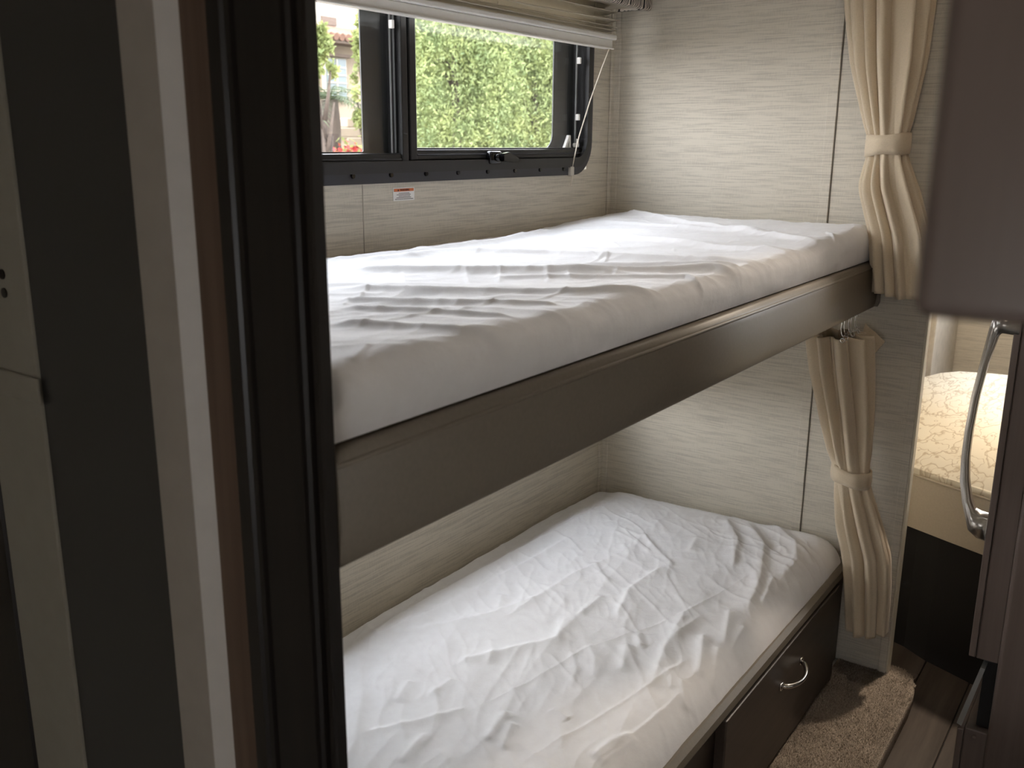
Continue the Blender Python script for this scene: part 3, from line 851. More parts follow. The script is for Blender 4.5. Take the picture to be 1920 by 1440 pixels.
def relief_lo(X, Y):
    h = 0.0026*cloud(X, Y, 0.12, 1.8, 8.0, 13, 0.5, 1.3)
    h += 0.0022*cloud(X, Y, 0.75, 3.0, 12.0, 17, 0.6, 1.8)
    h += 0.0018*cloud(X, Y, 1.0, 6.0, 24.0, 27, 0.5, 2.0)
    h += 0.0014*cloud(X, Y, 0.3, 8.0, 30.0, 29, 0.5, 2.2)
    h += 0.0008*cloud(X, Y, 0.6, 14.0, 55.0, 39, 0.5, 1.6)
    h += 0.010*(vnoise(X*2.2, Y*3, 45)-0.5)
    for c in lo_creases: h += crease(X, Y, c[0], c[1]*1.1, c[2]*0.85, c[3])
    return h-0.006
lo_creases = [
    ([(-1.177, 0.680), (-0.942, 0.679), (-0.629, 0.664), (-0.112, 0.618)], 0.022, 0.007, -1),
    ([(-1.156, 0.670), (-0.926, 0.614), (-0.636, 0.594), (-0.425, 0.584)], 0.02, 0.007, -1),
    ([(-1.085, 0.630), (-0.993, 0.560), (-0.900, 0.514), (-0.756, 0.468)], 0.018, 0.005, -1),
    ([(-1.094, 0.451), (-0.994, 0.391), (-0.915, 0.337), (-0.814, 0.374)], 0.022, 0.009, -1),
    ([(-0.889, 0.478), (-0.641, 0.474), (-0.394, 0.425)], 0.012, 0.003, -1),
    ([(-0.752, 0.289), (-0.621, 0.326), (-0.549, 0.322), (-0.469, 0.312)], 0.016, 0.006, -1),
    ([(-0.076, 0.326), (-0.211, 0.232), (-0.387, 0.174)], 0.02, 0.008, -1),
    ([(-0.059, 0.270), (-0.205, 0.165), (-0.405, 0.099), (-0.575, 0.065)], 0.022, 0.009, -1),
    ([(-0.039, 0.209), (-0.141, 0.106), (-0.250, 0.062), (-0.378, 0.063)], 0.022, 0.008, -1),
    ([(-0.954, 0.101), (-0.814, 0.142), (-0.640, 0.175)], 0.02, 0.008, -1),
    ([(-0.937, 0.174), (-0.840, 0.214)], 0.018, 0.006, -1),
    ([(-0.833, 0.187), (-0.787, 0.217)], 0.014, 0.005, -1),
    ([(-0.362, 0.298), (-0.257, 0.324)], 0.014, 0.005, -1),
    ([(-0.325, 0.446), (-0.385, 0.384), (-0.457, 0.296)], 0.013, 0.005, -1),
    ([(-0.712, 0.057), (-0.572, 0.103)], 0.014, 0.005, -1),
    ([(-0.847, 0.050), (-0.707, 0.107)], 0.015, 0.006, -1),
    ([(-0.850, 0.020), (-0.729, 0.061)], 0.013, 0.005, -1),
    ([(-0.948, 0.031), (-0.887, 0.071)], 0.013, 0.005, -1),
    ([(-1.270, 0.253), (-1.176, 0.274)], 0.016, 0.006, -1),
    ([(-1.272, 0.218), (-1.198, 0.247)], 0.014, 0.005, -1),
    ([(-1.268, 0.459), (-1.198, 0.487)], 0.016, 0.005, -1),
    ([(-1.219, 0.422), (-1.143, 0.426)], 0.014, 0.004, -1),
    ([(-1.377, 0.442), (-1.286, 0.384), (-1.203, 0.340)], 0.012, 0.004, -1),
    ([(-1.400, 0.334), (-1.311, 0.351)], 0.015, 0.005, -1),
    ([(-1.124, 0.215), (-1.132, 0.170)], 0.012, 0.004, -1),
    ([(-1.202, 0.084), (-1.145, 0.080), (-1.096, 0.065)], 0.014, 0.006, -1),
    ([(-1.176, 0.643), (-1.299, 0.517), (-1.447, 0.399)], 0.02, 0.006, -1),
    ([(-0.883, 0.512), (-0.814, 0.547)], 0.012, 0.004, -1),
    ([(-0.800, 0.355), (-0.681, 0.363)], 0.012, 0.004, -1),
    ([(-0.543, 0.465), (-0.626, 0.380)], 0.012, 0.004, -1),
    ([(-0.764, 0.148), (-0.645, 0.141)], 0.01, 0.003, -1),
    ([(-1.302, 0.174), (-1.132, 0.142), (-0.937, 0.109), (-0.801, 0.088)], 0.005, 0.0018, -1),
    ([(-1.234, 0.340), (-1.073, 0.297), (-0.910, 0.275), (-0.673, 0.179), (-0.349, 0.121)], 0.005, 0.0016, -1),
    ([(-1.106, 0.065), (-0.988, 0.056), (-0.921, 0.055)], 0.006, 0.0024, -1),
    ([(-1.207, 0.066), (-1.097, 0.053)], 0.006, 0.002, -1),
    ([(-0.496, 0.299), (-0.680, 0.138)], 0.005, 0.0016, -1),
    ([(-0.314, 0.524), (-0.418, 0.375)], 0.005, 0.0016, -1),
    ([(-1.042, -0.023), (-0.952, -0.008), (-0.885, 0.005)], 0.014, 0.006, -1),
    ([(-0.713, 0.039), (-0.610, 0.051)], 0.012, 0.005, -1),
    ([(-0.505, 0.054), (-0.372, 0.079)], 0.012, 0.005, -1),
    ([(-0.150, 0.089), (-0.211, 0.035)], 0.012, 0.004, -1),
]
for i in range(46):
    a = rnd.uniform(-1.5, -0.2); b = rnd.uniform(0.03, 0.62); L = rnd.uniform(0.03, 0.16); an = rnd.uniform(0.5, 1.3)
    lo_creases.append(([(a, b), (a+L*math.cos(an)*0.6, b+L*math.sin(an)*0.5), (a+L*math.cos(an), b+L*math.sin(an)*1.1)], 0.010, rnd.uniform(0.0012, 0.003), rnd.choice((-1, 1))))
lm = empty('lower_mattress', (-0.92, 0.38, ZC+0.005), 'lower bunk mattress under a rumpled white fitted sheet in the shade of the upper bunk', 'mattress', 'bunk mattresses')
MB().box((XF+0.04, 0.045, ZC+0.006), (-0.04, W-0.04, -0.755), 0.02, 3).build('foam_core', M['label_white'], lm)
make_sheet('fitted_sheet', lm, XF+0.005, -0.012, 0.004, W-0.002,
           lambda X, Y: -0.712-0.012*smooth((X+0.35)/0.35)-0.030*smooth((0.10-Y)/0.16)-0.022*smooth((Y-0.62)/0.14)+0.006*np.sin(X*2.3+0.6)-0.02*smooth((-1.35-X)/0.4),
           lambda x, y: np.where(y < 0.02, ZC+0.010+0.006*np.sin(x*9), ZC+0.008), 0.060, relief_lo)

# ------------------------------------------------------------------ curtains
def curtain(root, rows, nf, amp, seed, mat, name='fabric', nth=220, nz=90, ph0=0.0):
    """rows: (z, cx, cy, hx, hy, fold) from top to bottom; folded tube of cloth"""
    rows = np.array(rows, float)
    zz = np.linspace(0, 1, nz)
    src = np.linspace(0, 1, len(rows)) if False else (rows[0, 0]-rows[:, 0])/(rows[0, 0]-rows[-1, 0])
    P = np.stack([np.interp(zz, src, rows[:, k_]) for k_ in range(6)], 1)
    for _ in range(3):                                              # ease the corners of the profile
        P[1:-1] = 0.25*P[:-2]+0.5*P[1:-1]+0.25*P[2:]
    th = np.linspace(0, 2*PI, nth, endpoint=False)
    rs = np.random.RandomState(seed)
    phs = rs.rand(8)*6.28
    V = []
    for j in range(nz):
        z, cx, cy, hx, hy, fo = P[j]
        wv = th+0.10*np.sin(2*th+phs[0]+zz[j]*1.2)+0.05*np.sin(5*th+phs[1]-zz[j]*1.5)
        f = np.sin(nf*wv+ph0+0.35*np.sin(zz[j]*4+phs[2]))
        f = np.sign(f)*np.abs(f)**0.8
        g = np.sin((nf*2+1)*wv+phs[3]+zz[j]*0.8)
        r = 1+fo*amp*(f+0.28*g)+0.05*np.sin(3*th+phs[4])
        V.append(np.stack([cx+hx*r*np.cos(th), cy+hy*r*np.sin(th), np.full(nth, z)+0.003*np.sin(2*th+phs[5])*(j == nz-1)], 1))
    V = np.concatenate(V)
    F = grid_faces(nth, nz, True)
    o = from_arrays(name, V, F, mat, root, True)
    s_ = o.modifiers.new('thick', 'SOLIDIFY'); s_.thickness = 0.0022; s_.offset = -1
    return o

def band(root, z, cx, cy, hx, hy, h, tilt=0.0, name='tieback', seed=0):
    n = 64; prof = [(-h/2, -0.001), (-h/2, 0.004), (-h/6, 0.0052), (h/6, 0.0048), (h/2, 0.004), (h/2, -0.001)]
    V = []
    for p_, q_ in prof:
        for i in range(n):
            a = 2*PI*i/n
            w_ = 1+0.02*math.sin(7*a+seed)
            V.append((cx+(hx*w_+q_)*math.cos(a), cy+(hy*w_+q_)*math.sin(a), z+p_+tilt*math.sin(a)+0.002*math.sin(3*a+p_*60)))
    o = from_arrays(name, V, grid_faces(n, len(prof), True), M['curtain'], root, True)
    s_ = o.modifiers.new('thick', 'SOLIDIFY'); s_.thickness = 0.0015
    return o

uc = empty('bunk_curtain', (-0.06, 0.0, -0.07), 'upper oatmeal curtain tied back against the partition above the rail', 'curtain', 'tied back bunk curtains')
curtain(uc, [(0.88, -0.066, 0.022, 0.052, 0.092, 1.0), (0.60, -0.066, 0.024, 0.052, 0.076, 1.0), (0.45, -0.064, 0.014, 0.05, 0.064, 1.0),
             (0.32, -0.060, 0.001, 0.043, 0.044, 0.6), (0.285, -0.058, -0.002, 0.037, 0.038, 0.16), (0.265, -0.058, -0.004, 0.037, 0.038, 0.16), (0.235, -0.058, -0.006, 0.040, 0.042, 0.55),
             (0.18, -0.060, -0.014, 0.046, 0.052, 0.95), (0.07, -0.064, -0.053, 0.044, 0.054, 0.9), (-0.068, -0.064, -0.074, 0.046, 0.054, 0.9)], 12, 0.27, 5, M['curtain'])
band(uc, 0.275, -0.058, -0.003, 0.042, 0.0450, 0.046, -0.003)
trk = tag(MB().box((XF+0.02, -0.02, CEIL-0.02), (-0.004, 0.0, CEIL), 0.002, 1).build('curtain_track', M['white_plastic']), 'white ceiling curtain track above the upper bunk', 'curtain track')

lc = empty('bunk_curtain', (-0.09, -0.01, -0.92), 'lower oatmeal curtain tied back and hung from chrome hooks under the rail', 'curtain', 'tied back bunk curtains')
curtain(lc, [(-0.160, -0.155, 0.042, 0.058, 0.058, 1.1), (-0.25, -0.130, 0.034, 0.058, 0.056, 1.1), (-0.36, -0.105, 0.020, 0.052, 0.050, 1.0),
             (-0.46, -0.095, 0.006, 0.044, 0.043, 0.7), (-0.505, -0.092, -0.002, 0.038, 0.038, 0.16), (-0.535, -0.092, -0.006, 0.038, 0.038, 0.16), (-0.57, -0.092, -0.014, 0.040, 0.040, 0.55),
             (-0.65, -0.094, -0.038, 0.044, 0.046, 0.9), (-0.72, -0.096, -0.062, 0.046, 0.046, 0.95), (-0.80, -0.098, -0.073, 0.046, 0.044, 0.9), (-0.922, -0.096, -0.082, 0.044, 0.040, 0.85)], 9, 0.27, 12, M['curtain'], ph0=0.6)
band(lc, -0.520, -0.092, -0.004, 0.0435, 0.0445, 0.040, 0.008, seed=2)
# loose corner of cloth that sticks out near the top, and the grommet flap on the left
def flap(name, pts, th=0.003):
    mb = MB()
    A = [mb.bm.verts.new(p) for p in pts]
    mb.bm.faces.new(A)
    bmesh.ops.triangulate(mb.bm, faces=mb.bm.faces[:])
    bmesh.ops.subdivide_edges(mb.bm, edges=mb.bm.edges[:], cuts=3, use_grid_fill=True)
    for v in mb.bm.verts:
        v.co.x += 0.003*math.sin(v.co.z*130+v.co.y*90)
    o = mb.build(name, M['curtain'], lc, True)
    s_ = o.modifiers.new('thick', 'SOLIDIFY'); s_.thickness = th
    return o
flap('loose_corner', [(-0.075, 0.004, -0.142), (-0.055, -0.042, -0.185), (-0.075, -0.006, -0.245), (-0.085, 0.008, -0.24)])
gx = (-0.225, -0.196, -0.168, -0.142, -0.118, -0.098)
for i, x in enumerate(gx):
    y = 0.020+0.002*(i % 2)
    hk = MB().tube([(x, y+0.004, -0.1150), (x-0.001, y-0.001, -0.1155), (x-0.001, y-0.004, -0.121), (x, y-0.003, -0.132), (x+0.002, y-0.004, -0.146), (x+0.001, y-0.008, -0.152), (x, y-0.012, -0.148)], 0.0011, 7)
    hk.build('hook', M['chrome'], lc, True)
    ring_pts = [(x-0.004, y-0.010+0.0050*math.cos(a), -0.160+0.0050*math.sin(a)) for a in np.linspace(0, 2*PI, 16, endpoint=False)]
    MB().tube(ring_pts, 0.0012, 6, True).build('grommet', M['chrome'], lc, True)
rod = tag(MB().tube([(-1.75, 0.024, -0.1195), (-0.9, 0.024, -0.1195), (-0.006, 0.024, -0.1195)], 0.0035, 10).build('curtain_rod', M['vinyl'], None, True), 'slim taupe curtain rod under the upper bunk rail', 'curtain rod')

# ------------------------------------------------------------------ carpeted step
outline = [(XF+0.03, 0.011), (XF+0.03, -0.205), (-0.50, -0.205), (-0.10, -0.203), (-0.02, -0.198), (0.025, -0.182), (0.048, -0.155), (0.055, -0.118), (0.055, -0.02), (0.03, 0.011)]
st = empty('carpeted_step', (-0.9, -0.1, FL), 'low step covered in taupe carpet in front of the lower bunk', 'step')
mb = MB().prism(outline, 'z', FL, -1.083)
top = [e for e in mb.bm.edges if all(abs(v.co.z+1.083) < 1e-5 for v in e.verts)]
bmesh.ops.bevel(mb.bm, geom=top, offset=0.010, segments=3, affect='EDGES')
mb.build('step_body', M['carpet'], st, True)
def inside(x, y):
    c = False; n = len(outline)
    for i in range(n):
        x1_, y1_ = outline[i]; x2_, y2_ = outline[(i+1) % n]
        if (y1_ > y) != (y2_ > y) and x < (x2_-x1_)*(y-y1_)/(y2_-y1_)+x1_: c = not c
    return c
rs = np.random.RandomState(4)
N = 30000
px = rs.uniform(-0.85, 0.056, N); py = rs.uniform(-0.206, 0.0, N)
keep = np.array([inside(a, b) for a, b in zip(px, py)])
px, py = px[keep], py[keep]
n = len(px)
clump = vnoise(px*60, py*60, 8)
hh = 0.004+0.004*clump+rs.rand(n)*0.002
ang = rs.rand(n)*6.28; lean = rs.randn(n, 2)*0.0026
ed = np.minimum(1, (np.minimum.reduce([py+0.206, 0.056-px])/0.010))
zb = -1.083-0.009*(1-np.clip(ed, 0, 1))**2
b0 = np.stack([px+0.0016*np.cos(ang), py+0.0016*np.sin(ang), zb], 1)
b1 = np.stack([px+0.0016*np.cos(ang+2.1), py+0.0016*np.sin(ang+2.1), zb], 1)
b2 = np.stack([px+0.0016*np.cos(ang+4.2), py+0.0016*np.sin(ang+4.2), zb], 1)
tp = np.stack([px+lean[:, 0], py+lean[:, 1], zb+hh], 1)
V = np.stack([b0, b1, b2, tp], 1).reshape(-1, 3)
i0 = np.arange(n)*4
F = np.concatenate([np.stack([i0, i0+1, i0+3], 1), np.stack([i0+1, i0+2, i0+3], 1), np.stack([i0+2, i0, i0+3], 1)])
pile = from_arrays('carpet_pile', V, F, M['carpet'], st)
pile['kind'] = 'stuff'

# ------------------------------------------------------------------ refrigerator seen from its side
fr = empty('refrigerator', (-0.1, -0.7, FL), 'dark brown panelled refrigerator with a bowed metal handle at the right', 'refrigerator')
FX = -0.35
MB().box((FX-0.012, -1.28, FL), (0.09, -0.407, 0.88), 0.010, 4).build('cabinet_body', M['fridge'], fr, True)
dr = MB().box((FX, -0.408, -0.785), (0.085, -0.363, 0.30), 0.003, 2).build('door', M['fridge'], fr)
MB().box((FX-0.004, -0.363, -0.782), (0.085, -0.350, 0.30), 0.002, 2).build('door_lip', M['fridge'], dr)
# bowed handle seen in profile
outer = [(-0.363, -0.050), (-0.312, -0.050), (-0.306, -0.075), (-0.297, -0.150), (-0.289, -0.22), (-0.2855, -0.29), (-0.2855, -0.35), (-0.289, -0.40), (-0.298, -0.445), (-0.316, -0.502), (-0.334, -0.516), (-0.352, -0.519)]
inner = [(-0.363, -0.085), (-0.330, -0.083), (-0.322, -0.092), (-0.310, -0.150), (-0.302, -0.22), (-0.298, -0.29), (-0.298, -0.35), (-0.303, -0.40), (-0.312, -0.440), (-0.322, -0.462), (-0.334, -0.466), (-0.352, -0.468)]
mb = MB()
for hwid, A, B in ((0.017, outer, inner),):
    n = len(A); xs = (FX-0.006, FX+0.034)
    ve = [[mb.bm.verts.new((x, p[0], p[1])) for p in q] for x in xs for q in (A, B)]
    for i in range(n-1):
        a0, b0_, a1, b1_ = ve
        mb.bm.faces.new((a0[i], a0[i+1], b0_[i+1], b0_[i])); mb.bm.faces.new((a1[i+1], a1[i], b1_[i], b1_[i+1]))
        mb.bm.faces.new((a0[i+1], a0[i], a1[i], a1[i+1])); mb.bm.faces.new((b0_[i], b0_[i+1], b1_[i+1], b1_[i]))
    for i in (0, n-1):
        f_ = (ve[0][i], ve[1][i], ve[3][i], ve[2][i]); mb.bm.faces.new(f_)
bmesh.ops.recalc_face_normals(mb.bm, faces=mb.bm.faces)
long_e = [e for e in mb.bm.edges if abs(e.verts[0].co.x-e.verts[1].co.x) < 1e-5 and len(e.link_faces) == 2 and e.calc_face_angle(0) > 0.8]
bmesh.ops.bevel(mb.bm, geom=long_e, offset=0.0035, segments=3, affect='EDGES')
mb.build('handle', M['brushed'], dr, True)
# hinge plate in the gap and the lower drawer front
mb = MB().prism([(-0.386, -0.798), (-0.377, -0.797), (-0.346, -0.942), (-0.356, -0.946)], 'x', FX-0.012, FX+0.03)
mb.build('hinge_plate', M['steel'], fr)
MB().box((FX+0.02, -0.420, -0.950), (0.085, -0.380, -0.79)).build('gap_shadow', M['black'], fr)  # black block standing in for the shadow inside the gap
dl = MB().box((FX, -0.408, FL+0.03), (0.085, -0.361, -0.953), 0.003, 2).build('drawer_front', M['fridge'], fr)
MB().box((FX-0.004, -0.361, FL+0.03), (0.085, -0.348, -0.957), 0.002, 2).build('drawer_lip', M['fridge'], dl)
MB().cyl((FX-0.006, -0.383, -0.966), (FX+0.004, -0.383, -0.966), 0.0035, n=12).build('screw', M['chrome'], dl)
MB().sphere((FX-0.013, -0.414, -0.283), 0.010, (0.4, 1, 1.4)).build('reflection_spot', M['white_plastic'], fr, True)  # white bead standing in for a blurred reflection on the side

# overhead cabinet close to the camera, out of focus at the top right
oc = empty('overhead_cabinet', (-1.92, -0.74, 0.224), 'dark brown overhead cabinet close by at the top right', 'cabinet')
MB().box((-2.085, -0.94, 0.240), (-1.75, -0.538, CEIL-0.001), 0.004, 2).build('cabinet_body', M['fridge'], oc)
MB().box((-2.103, -0.95, 0.224), (-2.083, -0.530, CEIL-0.003), 0.005, 3).build('end_panel', M['fridge'], oc)

# ------------------------------------------------------------------ sofa bed and cabinet beyond the partition
sb = empty('sofa_bed', (0.9, -0.1, FL), 'cream leaf patterned sofa bed cushion on a dark base beyond the partition', 'sofa')
front = [(0.300, 0.06), (0.249, -0.089), (0.205, -0.190), (0.161, -0.296), (0.140, -0.345)]
back = [(1.66, -0.60), (1.64, -0.30), (1.62, -0.05), (1.58, 0.06), (1.50, 0.12), (1.36, 0.150), (1.15, 0.16), (0.8, 0.16), (0.42, 0.16), (0.33, 0.13)]
oln = front+[(0.140, -0.60)]+back
def inset(poly, d):
    cx = sum(p[0] for p in poly)/len(poly); cy = sum(p[1] for p in poly)/len(poly)
    return [(p[0]+(d if p[0] < cx-0.3 else -d if p[0] > cx+0.3 else 0), p[1]+(d if p[1] < cy else -d)) for p in poly]
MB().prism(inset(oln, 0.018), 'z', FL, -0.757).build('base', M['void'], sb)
mb = MB().prism(oln, 'z', -0.757, -0.606)
bmesh.ops.bevel(mb.bm, geom=[e for e in mb.bm.edges if abs(e.verts[0].co.z-e.verts[1].co.z) < 1e-5 and e.verts[0].co.z < -0.7], offset=0.012, segments=3, affect='EDGES')
mb.build('vinyl_border', M['vinyl_beige'], sb)
mb = MB().prism(inset(oln, 0.002), 'z', -0.606, -0.585)
bmesh.ops.bevel(mb.bm, geom=[e for e in mb.bm.edges if all(abs(v.co.z+0.585) < 1e-5 for v in e.verts)], offset=0.016, segments=4, affect='EDGES')
mb.build('cushion_top', M['leafprint'], sb, True)
MB().tube([(*p, -0.605) for p in oln], 0.004, 6, True).build('piping', M['vinyl_beige'], sb, True)

sc = empty('side_cabinet', (1.5, 0.4, FL), 'beige side cabinet with a dark latch beyond the sofa bed', 'cabinet')
MB().box((1.72, 0.215, FL), (2.39, W-0.01, 0.1)).build('cabinet_body', M['wall_dull'], sc)
cd = MB().box((1.706, 0.235, -0.50), (1.722, W-0.02, 0.08), 0.003).build('door', M['wall_dull'], sc)
MB().box((1.698, 0.245, -0.475), (1.708, 0.262, -0.435), 0.003).build('latch', M['black'], cd)
MB().box((1.706, 0.235, -1.1), (1.722, W-0.02, -0.515), 0.003).build('door', M['wall_dull'], sc)
MB().box((1.705, 0.180, FL), (1.75, 0.2145, 0.3), 0.006).build('stile', M['wall_dull'], sc)
pw = tag(MB().box((1.45, 0.175, -0.70), (1.62, 0.30, -0.53), 0.05, 5).build('throw_pillow', M['label_white'], None, True), 'small white pillow tucked behind the far corner of the sofa bed', 'pillow')

# ------------------------------------------------------------------ added fill lamps, unseen, out of the frame
def fill_puck(x, y, power, label, warm=(1.0, 0.84, 0.66)):
    p = empty('added_ceiling_light', (x, y, CEIL), label, 'lamp', 'added ceiling fill lights')
    MB().cyl((x, y, CEIL-0.018), (x, y, CEIL-0.001), 0.072, 0.078, 28).build('housing', M['white_plastic'], p)
    MB().cyl((x, y, CEIL-0.022), (x, y, CEIL-0.017), 0.058, 0.062, 28).build('diffuser', M['lamp'], p)
    l = bpy.data.lights.new('lamp', 'AREA'); l.shape = 'DISK'; l.size = 0.11; l.energy = power; l.color = warm
    lo = bpy.data.objects.new('lamp', l); COL.objects.link(lo)
    lo.parent = p; lo.location = (0, 0, -0.03)
fill_puck(0.75, -0.35, FILL_DINETTE, 'added unseen ceiling fill light over the sofa bed')
fill_puck(-0.75, -0.22, FILL_AISLE, 'added unseen ceiling fill light over the aisle beside the bunks')
p = empty('added_deck_light', (-0.95, 0.42, -0.079), 'added unseen fill light under the upper bunk deck', 'lamp')  # unseen lamp added to brighten the lower bunk wall
MB().cyl((-0.95, 0.42, -0.092), (-0.95, 0.42, -0.079), 0.05, 0.055, 24).build('housing', M['white_plastic'], p)
MB().cyl((-0.95, 0.42, -0.095), (-0.95, 0.42, -0.091), 0.04, 0.043, 24).build('diffuser', M['lamp'], p)
l = bpy.data.lights.new('lamp', 'AREA'); l.shape = 'DISK'; l.size = 0.09; l.energy = FILL_DECK; l.color = (1.0, 0.95, 0.86)
lo = bpy.data.objects.new('lamp', l); COL.objects.link(lo); lo.parent = p; lo.location = (0, 0, -0.02)
fill_puck(-2.9, -0.8, FILL_BEDROOM, 'added unseen ceiling fill light over the bedroom behind the camera')

# ------------------------------------------------------------------ outside
GZ = -2.05
gr = tag(MB().box((-30, 1.0, GZ-0.1), (45, 45, GZ)).build('ground', M['ground']), 'dry pale ground outside the window', 'ground', kind='structure')

def leaves(name, centers, size, mat, parent, seed, tilt=1.0, long=1.6):
    rs = np.random.RandomState(seed)
    n = len(centers)
    d = rs.randn(n, 3); d[:, 2] = d[:, 2]*0.8-0.25*tilt
    d /= np.linalg.norm(d, axis=1)[:, None]
    e = np.cross(d, rs.randn(n, 3)); e /= np.linalg.norm(e, axis=1)[:, None]
    nn = np.cross(d, e)
    s = size*(0.6+0.8*rs.rand(n))[:, None]
    c = centers
    p0 = c-d*s*long*0.5; p1 = c+e*s*0.42+nn*s*0.12; p2 = c+d*s*long*0.5; p3 = c-e*s*0.42+nn*s*0.12
    V = np.stack([p0, p1, p2, p3], 1).reshape(-1, 3)
    i = np.arange(n)*4
    F = np.concatenate([np.stack([i, i+1, i+2], 1), np.stack([i, i+2, i+3], 1)])
    o = from_arrays(name, V, F, mat, parent)
    return o

def tree(x, y, h, rx, ry, z0, n, size, mat, label, group, seed, kind='tree', clumps=60):
    rs = np.random.RandomState(seed)
    t = empty(kind, (x, y, GZ), label, 'tree', group)
    # trunk and boughs
    mb = MB().tube([(x, y, GZ), (x+0.04, y, GZ+h*0.35), (x-0.03, y+0.02, GZ+h*0.7)], [0.11, 0.08, 0.03], 8)
    for k_ in range(9):
        a = rs.rand()*6.28; zz = GZ+h*(0.2+0.55*rs.rand()); L = rx*0.8
        mb.tube([(x, y, zz), (x+L*0.5*math.cos(a), y+L*0.5*math.sin(a), zz+0.25), (x+L*math.cos(a), y+L*math.sin(a), zz+0.6)], [0.035, 0.022, 0.01], 6)
    mb.build('trunk', M['bark'], t, True)
    # clumps on the crown's shell, drooping sprays
    cc = []
    for k_ in range(clumps):
        f = rs.rand(); zz = z0+(GZ+h-z0)*f
        prof_ = (0.55+0.45*math.sin(PI*min(1, f*0.9+0.1)))*(1-0.55*f**3)
        a = rs.rand()*6.28; rr = 0.55+0.45*rs.rand()**0.5
        cc.append((x+rx*prof_*rr*math.cos(a), y+ry*prof_*rr*math.sin(a), zz))
    cc = np.array(cc)
    idx = rs.randint(0, clumps, n)
    off = rs.randn(n, 3)*np.array([0.20, 0.20, 0.30])*(rx/1.3)
    C_ = cc[idx]+off
    fo = leaves('foliage', C_, size, mat, t, seed+1, 2.2 if kind == 'hedge_tree' else 1.0, 2.4 if kind == 'hedge_tree' else 1.6)
    fo['kind'] = 'stuff'
    return t
hg = 'bushy green trees behind the right pane'
tree(9.3, 8.7, 5.6, 1.10, 0.9, GZ+0.9, 80000, 0.028, M['leaf_hedge'], 'feathery green tree seen at the left of the right window pane', hg, 11, 'hedge_tree', 170)
tree(11.0, 8.4, 5.4, 1.10, 0.9, GZ+0.8, 80000, 0.028, M['leaf_hedge'], 'feathery green tree seen in the middle of the right window pane', hg, 12, 'hedge_tree', 170)
tree(12.7, 8.7, 5.5, 1.15, 0.9, GZ+0.9, 76000, 0.028, M['leaf_hedge'], 'feathery green tree seen at the right end of the window', hg, 13, 'hedge_tree', 170)
tree(12.7, 11.4, 6.6, 1.5, 1.0, GZ+0.5, 24000, 0.075, M['leaf_hedge'], 'larger green tree filling the gaps behind the right window pane', hg, 14, 'hedge_tree', 150)
tree(15.3, 11.6, 6.4, 1.5, 1.0, GZ+0.5, 22000, 0.075, M['leaf_hedge'], 'second green tree standing behind the row outside the window', hg, 15, 'hedge_tree', 150)
lg = 'loose leafy trees behind the left pane'
tree(6.24, 7.6, 3.9, 0.19, 0.19, GZ+2.35, 2200, 0.04, M['leaf_tree'], 'loose yellow green tree in front of the house, right of its window', lg, 21, 'leafy_tree', 34)
tree(5.32, 7.4, 3.5, 0.15, 0.15, GZ+3.0, 1300, 0.04, M['leaf_tree'], 'loose yellow green tree left of the house window', lg, 22, 'leafy_tree', 30)

# potted palm with red flowers
pm = empty('palm', (6.0, 8.0, GZ), 'small palm with a rough trunk outside the left window pane', 'palm')
pts = [(6.0+0.02*math.sin(i), 8.0, GZ+i*0.28) for i in range(11)]
MB().tube(pts, [0.075+0.012*(i % 2)+0.03*(i > 7) for i in range(11)], 10).build('trunk', M['bark'], pm, True)
for k_ in range(15):
    a = 2*PI*k_/15+rnd.uniform(-0.15, 0.15); el = rnd.uniform(0.05, 1.1); L = rnd.uniform(0.42, 0.60)
    pts = []
    for i in range(7):
        u = i/6
        pts.append(Vector((6.0+L*u*math.cos(a)*math.cos(el*(1-u*0.5)), 8.0+L*u*math.sin(a)*math.cos(el*(1-u*0.5)), GZ+2.80+L*(u*math.sin(el)-0.62*u*u))))
    mb = MB().tube(pts, [0.008-0.001*i for i in range(7)], 5)
    side = Vector((-math.sin(a), math.cos(a), 0))
    for i in range(1, 7):
        for s_ in (-1, 1):
            for q in (0.0, 0.5):
                b = pts[i-1].lerp(pts[i], 1-q); d = (pts[i]-pts[i-1]).normalized()
                tip = b+side*s_*0.13*(1.1-0.5*i/7)+d*0.08-Vector((0, 0, 0.05))
                v = [mb.bm.verts.new(x_) for x_ in (b-d*0.010, tip, b+d*0.012)]
                mb.bm.faces.new(v)
    mb.build('frond', M['leaf_palm'], pm)
fl = empty('red_flowers', (6.02, 7.75, GZ), 'red flowering bush at the foot of the palm trunk', 'flowers')
rs = np.random.RandomState(31)
pt = leaves('petals', np.array([6.03, 7.75, 0.12])+rs.randn(220, 3)*np.array([0.07, 0.07, 0.05]), 0.04, M['red'], fl, 5); pt['kind'] = 'stuff'
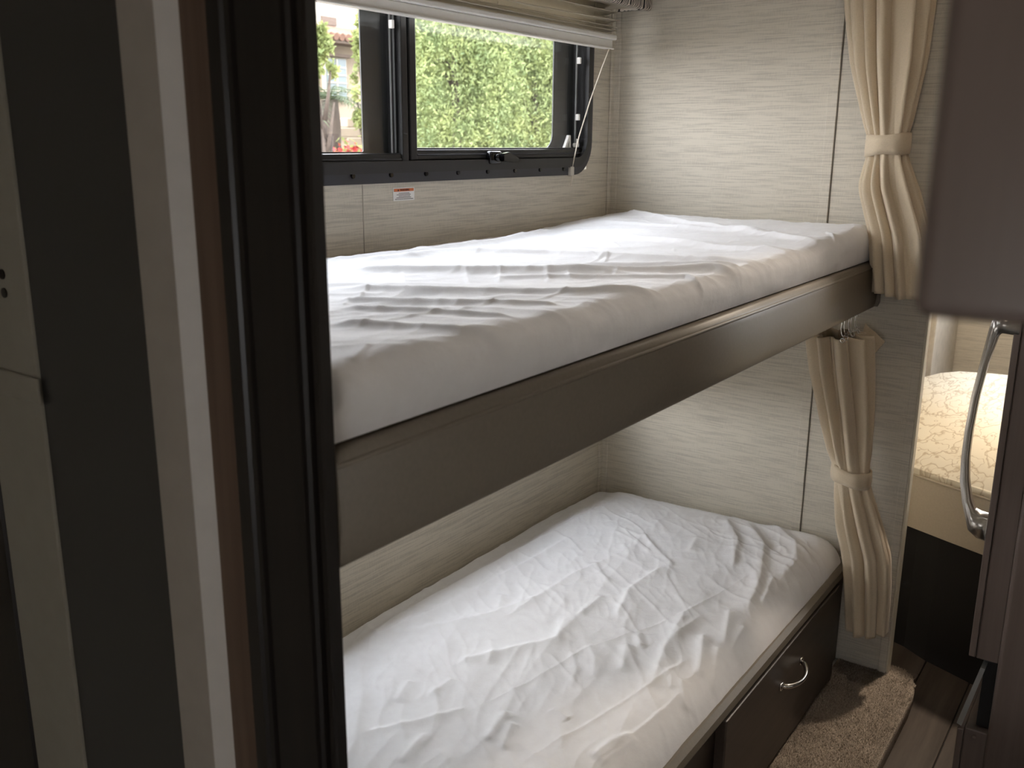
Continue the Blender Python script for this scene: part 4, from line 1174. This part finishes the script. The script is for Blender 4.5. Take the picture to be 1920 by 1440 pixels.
lf = leaves('foliage', np.array([6.0, 7.75, -0.25])+rs.randn(900, 3)*np.array([0.16, 0.14, 0.22]), 0.05, M['leaf_tree'], fl, 6); lf['kind'] = 'stuff'
MB().tube([(6.02, 7.75, GZ), (6.0, 7.75, -0.9), (6.02, 7.75, -0.1)], 0.02, 6).build('stem', M['bark'], fl)

# house beyond
hs = empty('house', (15.0, 17.5, GZ), 'cream stucco house with a blue window and terracotta tiles behind the left pane', 'house')
MB().box((8.5, 16.0, GZ), (20.0, 22.0, 2.46)).build('wall', M['stucco'], hs)
MB().box((13.60, 15.92, 1.19), (14.32, 16.03, 2.13), 0.01).build('window_trim', M['stucco_white'], hs)
wn = MB().box((13.66, 15.88, 1.23), (14.26, 15.95, 2.09)).build('window', M['house_glass'], hs)
for z in (1.40, 1.57, 1.74, 1.91):
    MB().box((13.66, 15.86, z-0.012), (14.26, 15.89, z+0.012)).build('glazing_bar', M['stucco_white'], wn)
MB().box((13.945, 15.86, 1.23), (13.975, 15.89, 2.09)).build('glazing_bar', M['stucco_white'], wn)
MB().box((13.6, 15.80, 2.13), (14.4, 16.0, 2.20), 0.01).build('lintel', M['house_trim'], hs)
MB().box((8.3, 15.55, 2.40), (16.2, 16.1, 2.50), 0.01).build('eave', M['house_trim'], hs)
for i in range(44):
    x = 8.4+i*0.18
    MB().cyl((x, 15.50, 2.53), (x, 16.9, 2.86), 0.085, 0.085, 8).build('roof_tile', M['rooftile'], hs)
MB().box((8.4, 16.9, 2.4), (20.2, 22.2, 4.2)).build('upper_storey', M['stucco_white'], hs)
MB().box((14.5, 16.86, 2.95), (15.0, 16.95, 3.15), 0.01).build('upper_window', M['house_trim'], hs)
# garden wall of long blocks, each course its own piece
gw = empty('garden_wall', (11.5, 11.95, GZ), 'cream block garden wall in courses behind the palm', 'garden wall')
for c_ in range(17):
    z = GZ+c_*0.17
    if z+0.17 > 0.80: break
    for b_ in range(4):
        x = 9.7+b_*0.92+(0.46 if c_ % 2 else 0)
        MB().box((x+0.006, 11.85, z+0.012), (x+0.914, 12.05, z+0.17), 0.012, 1).build('block', M['siding'], gw)
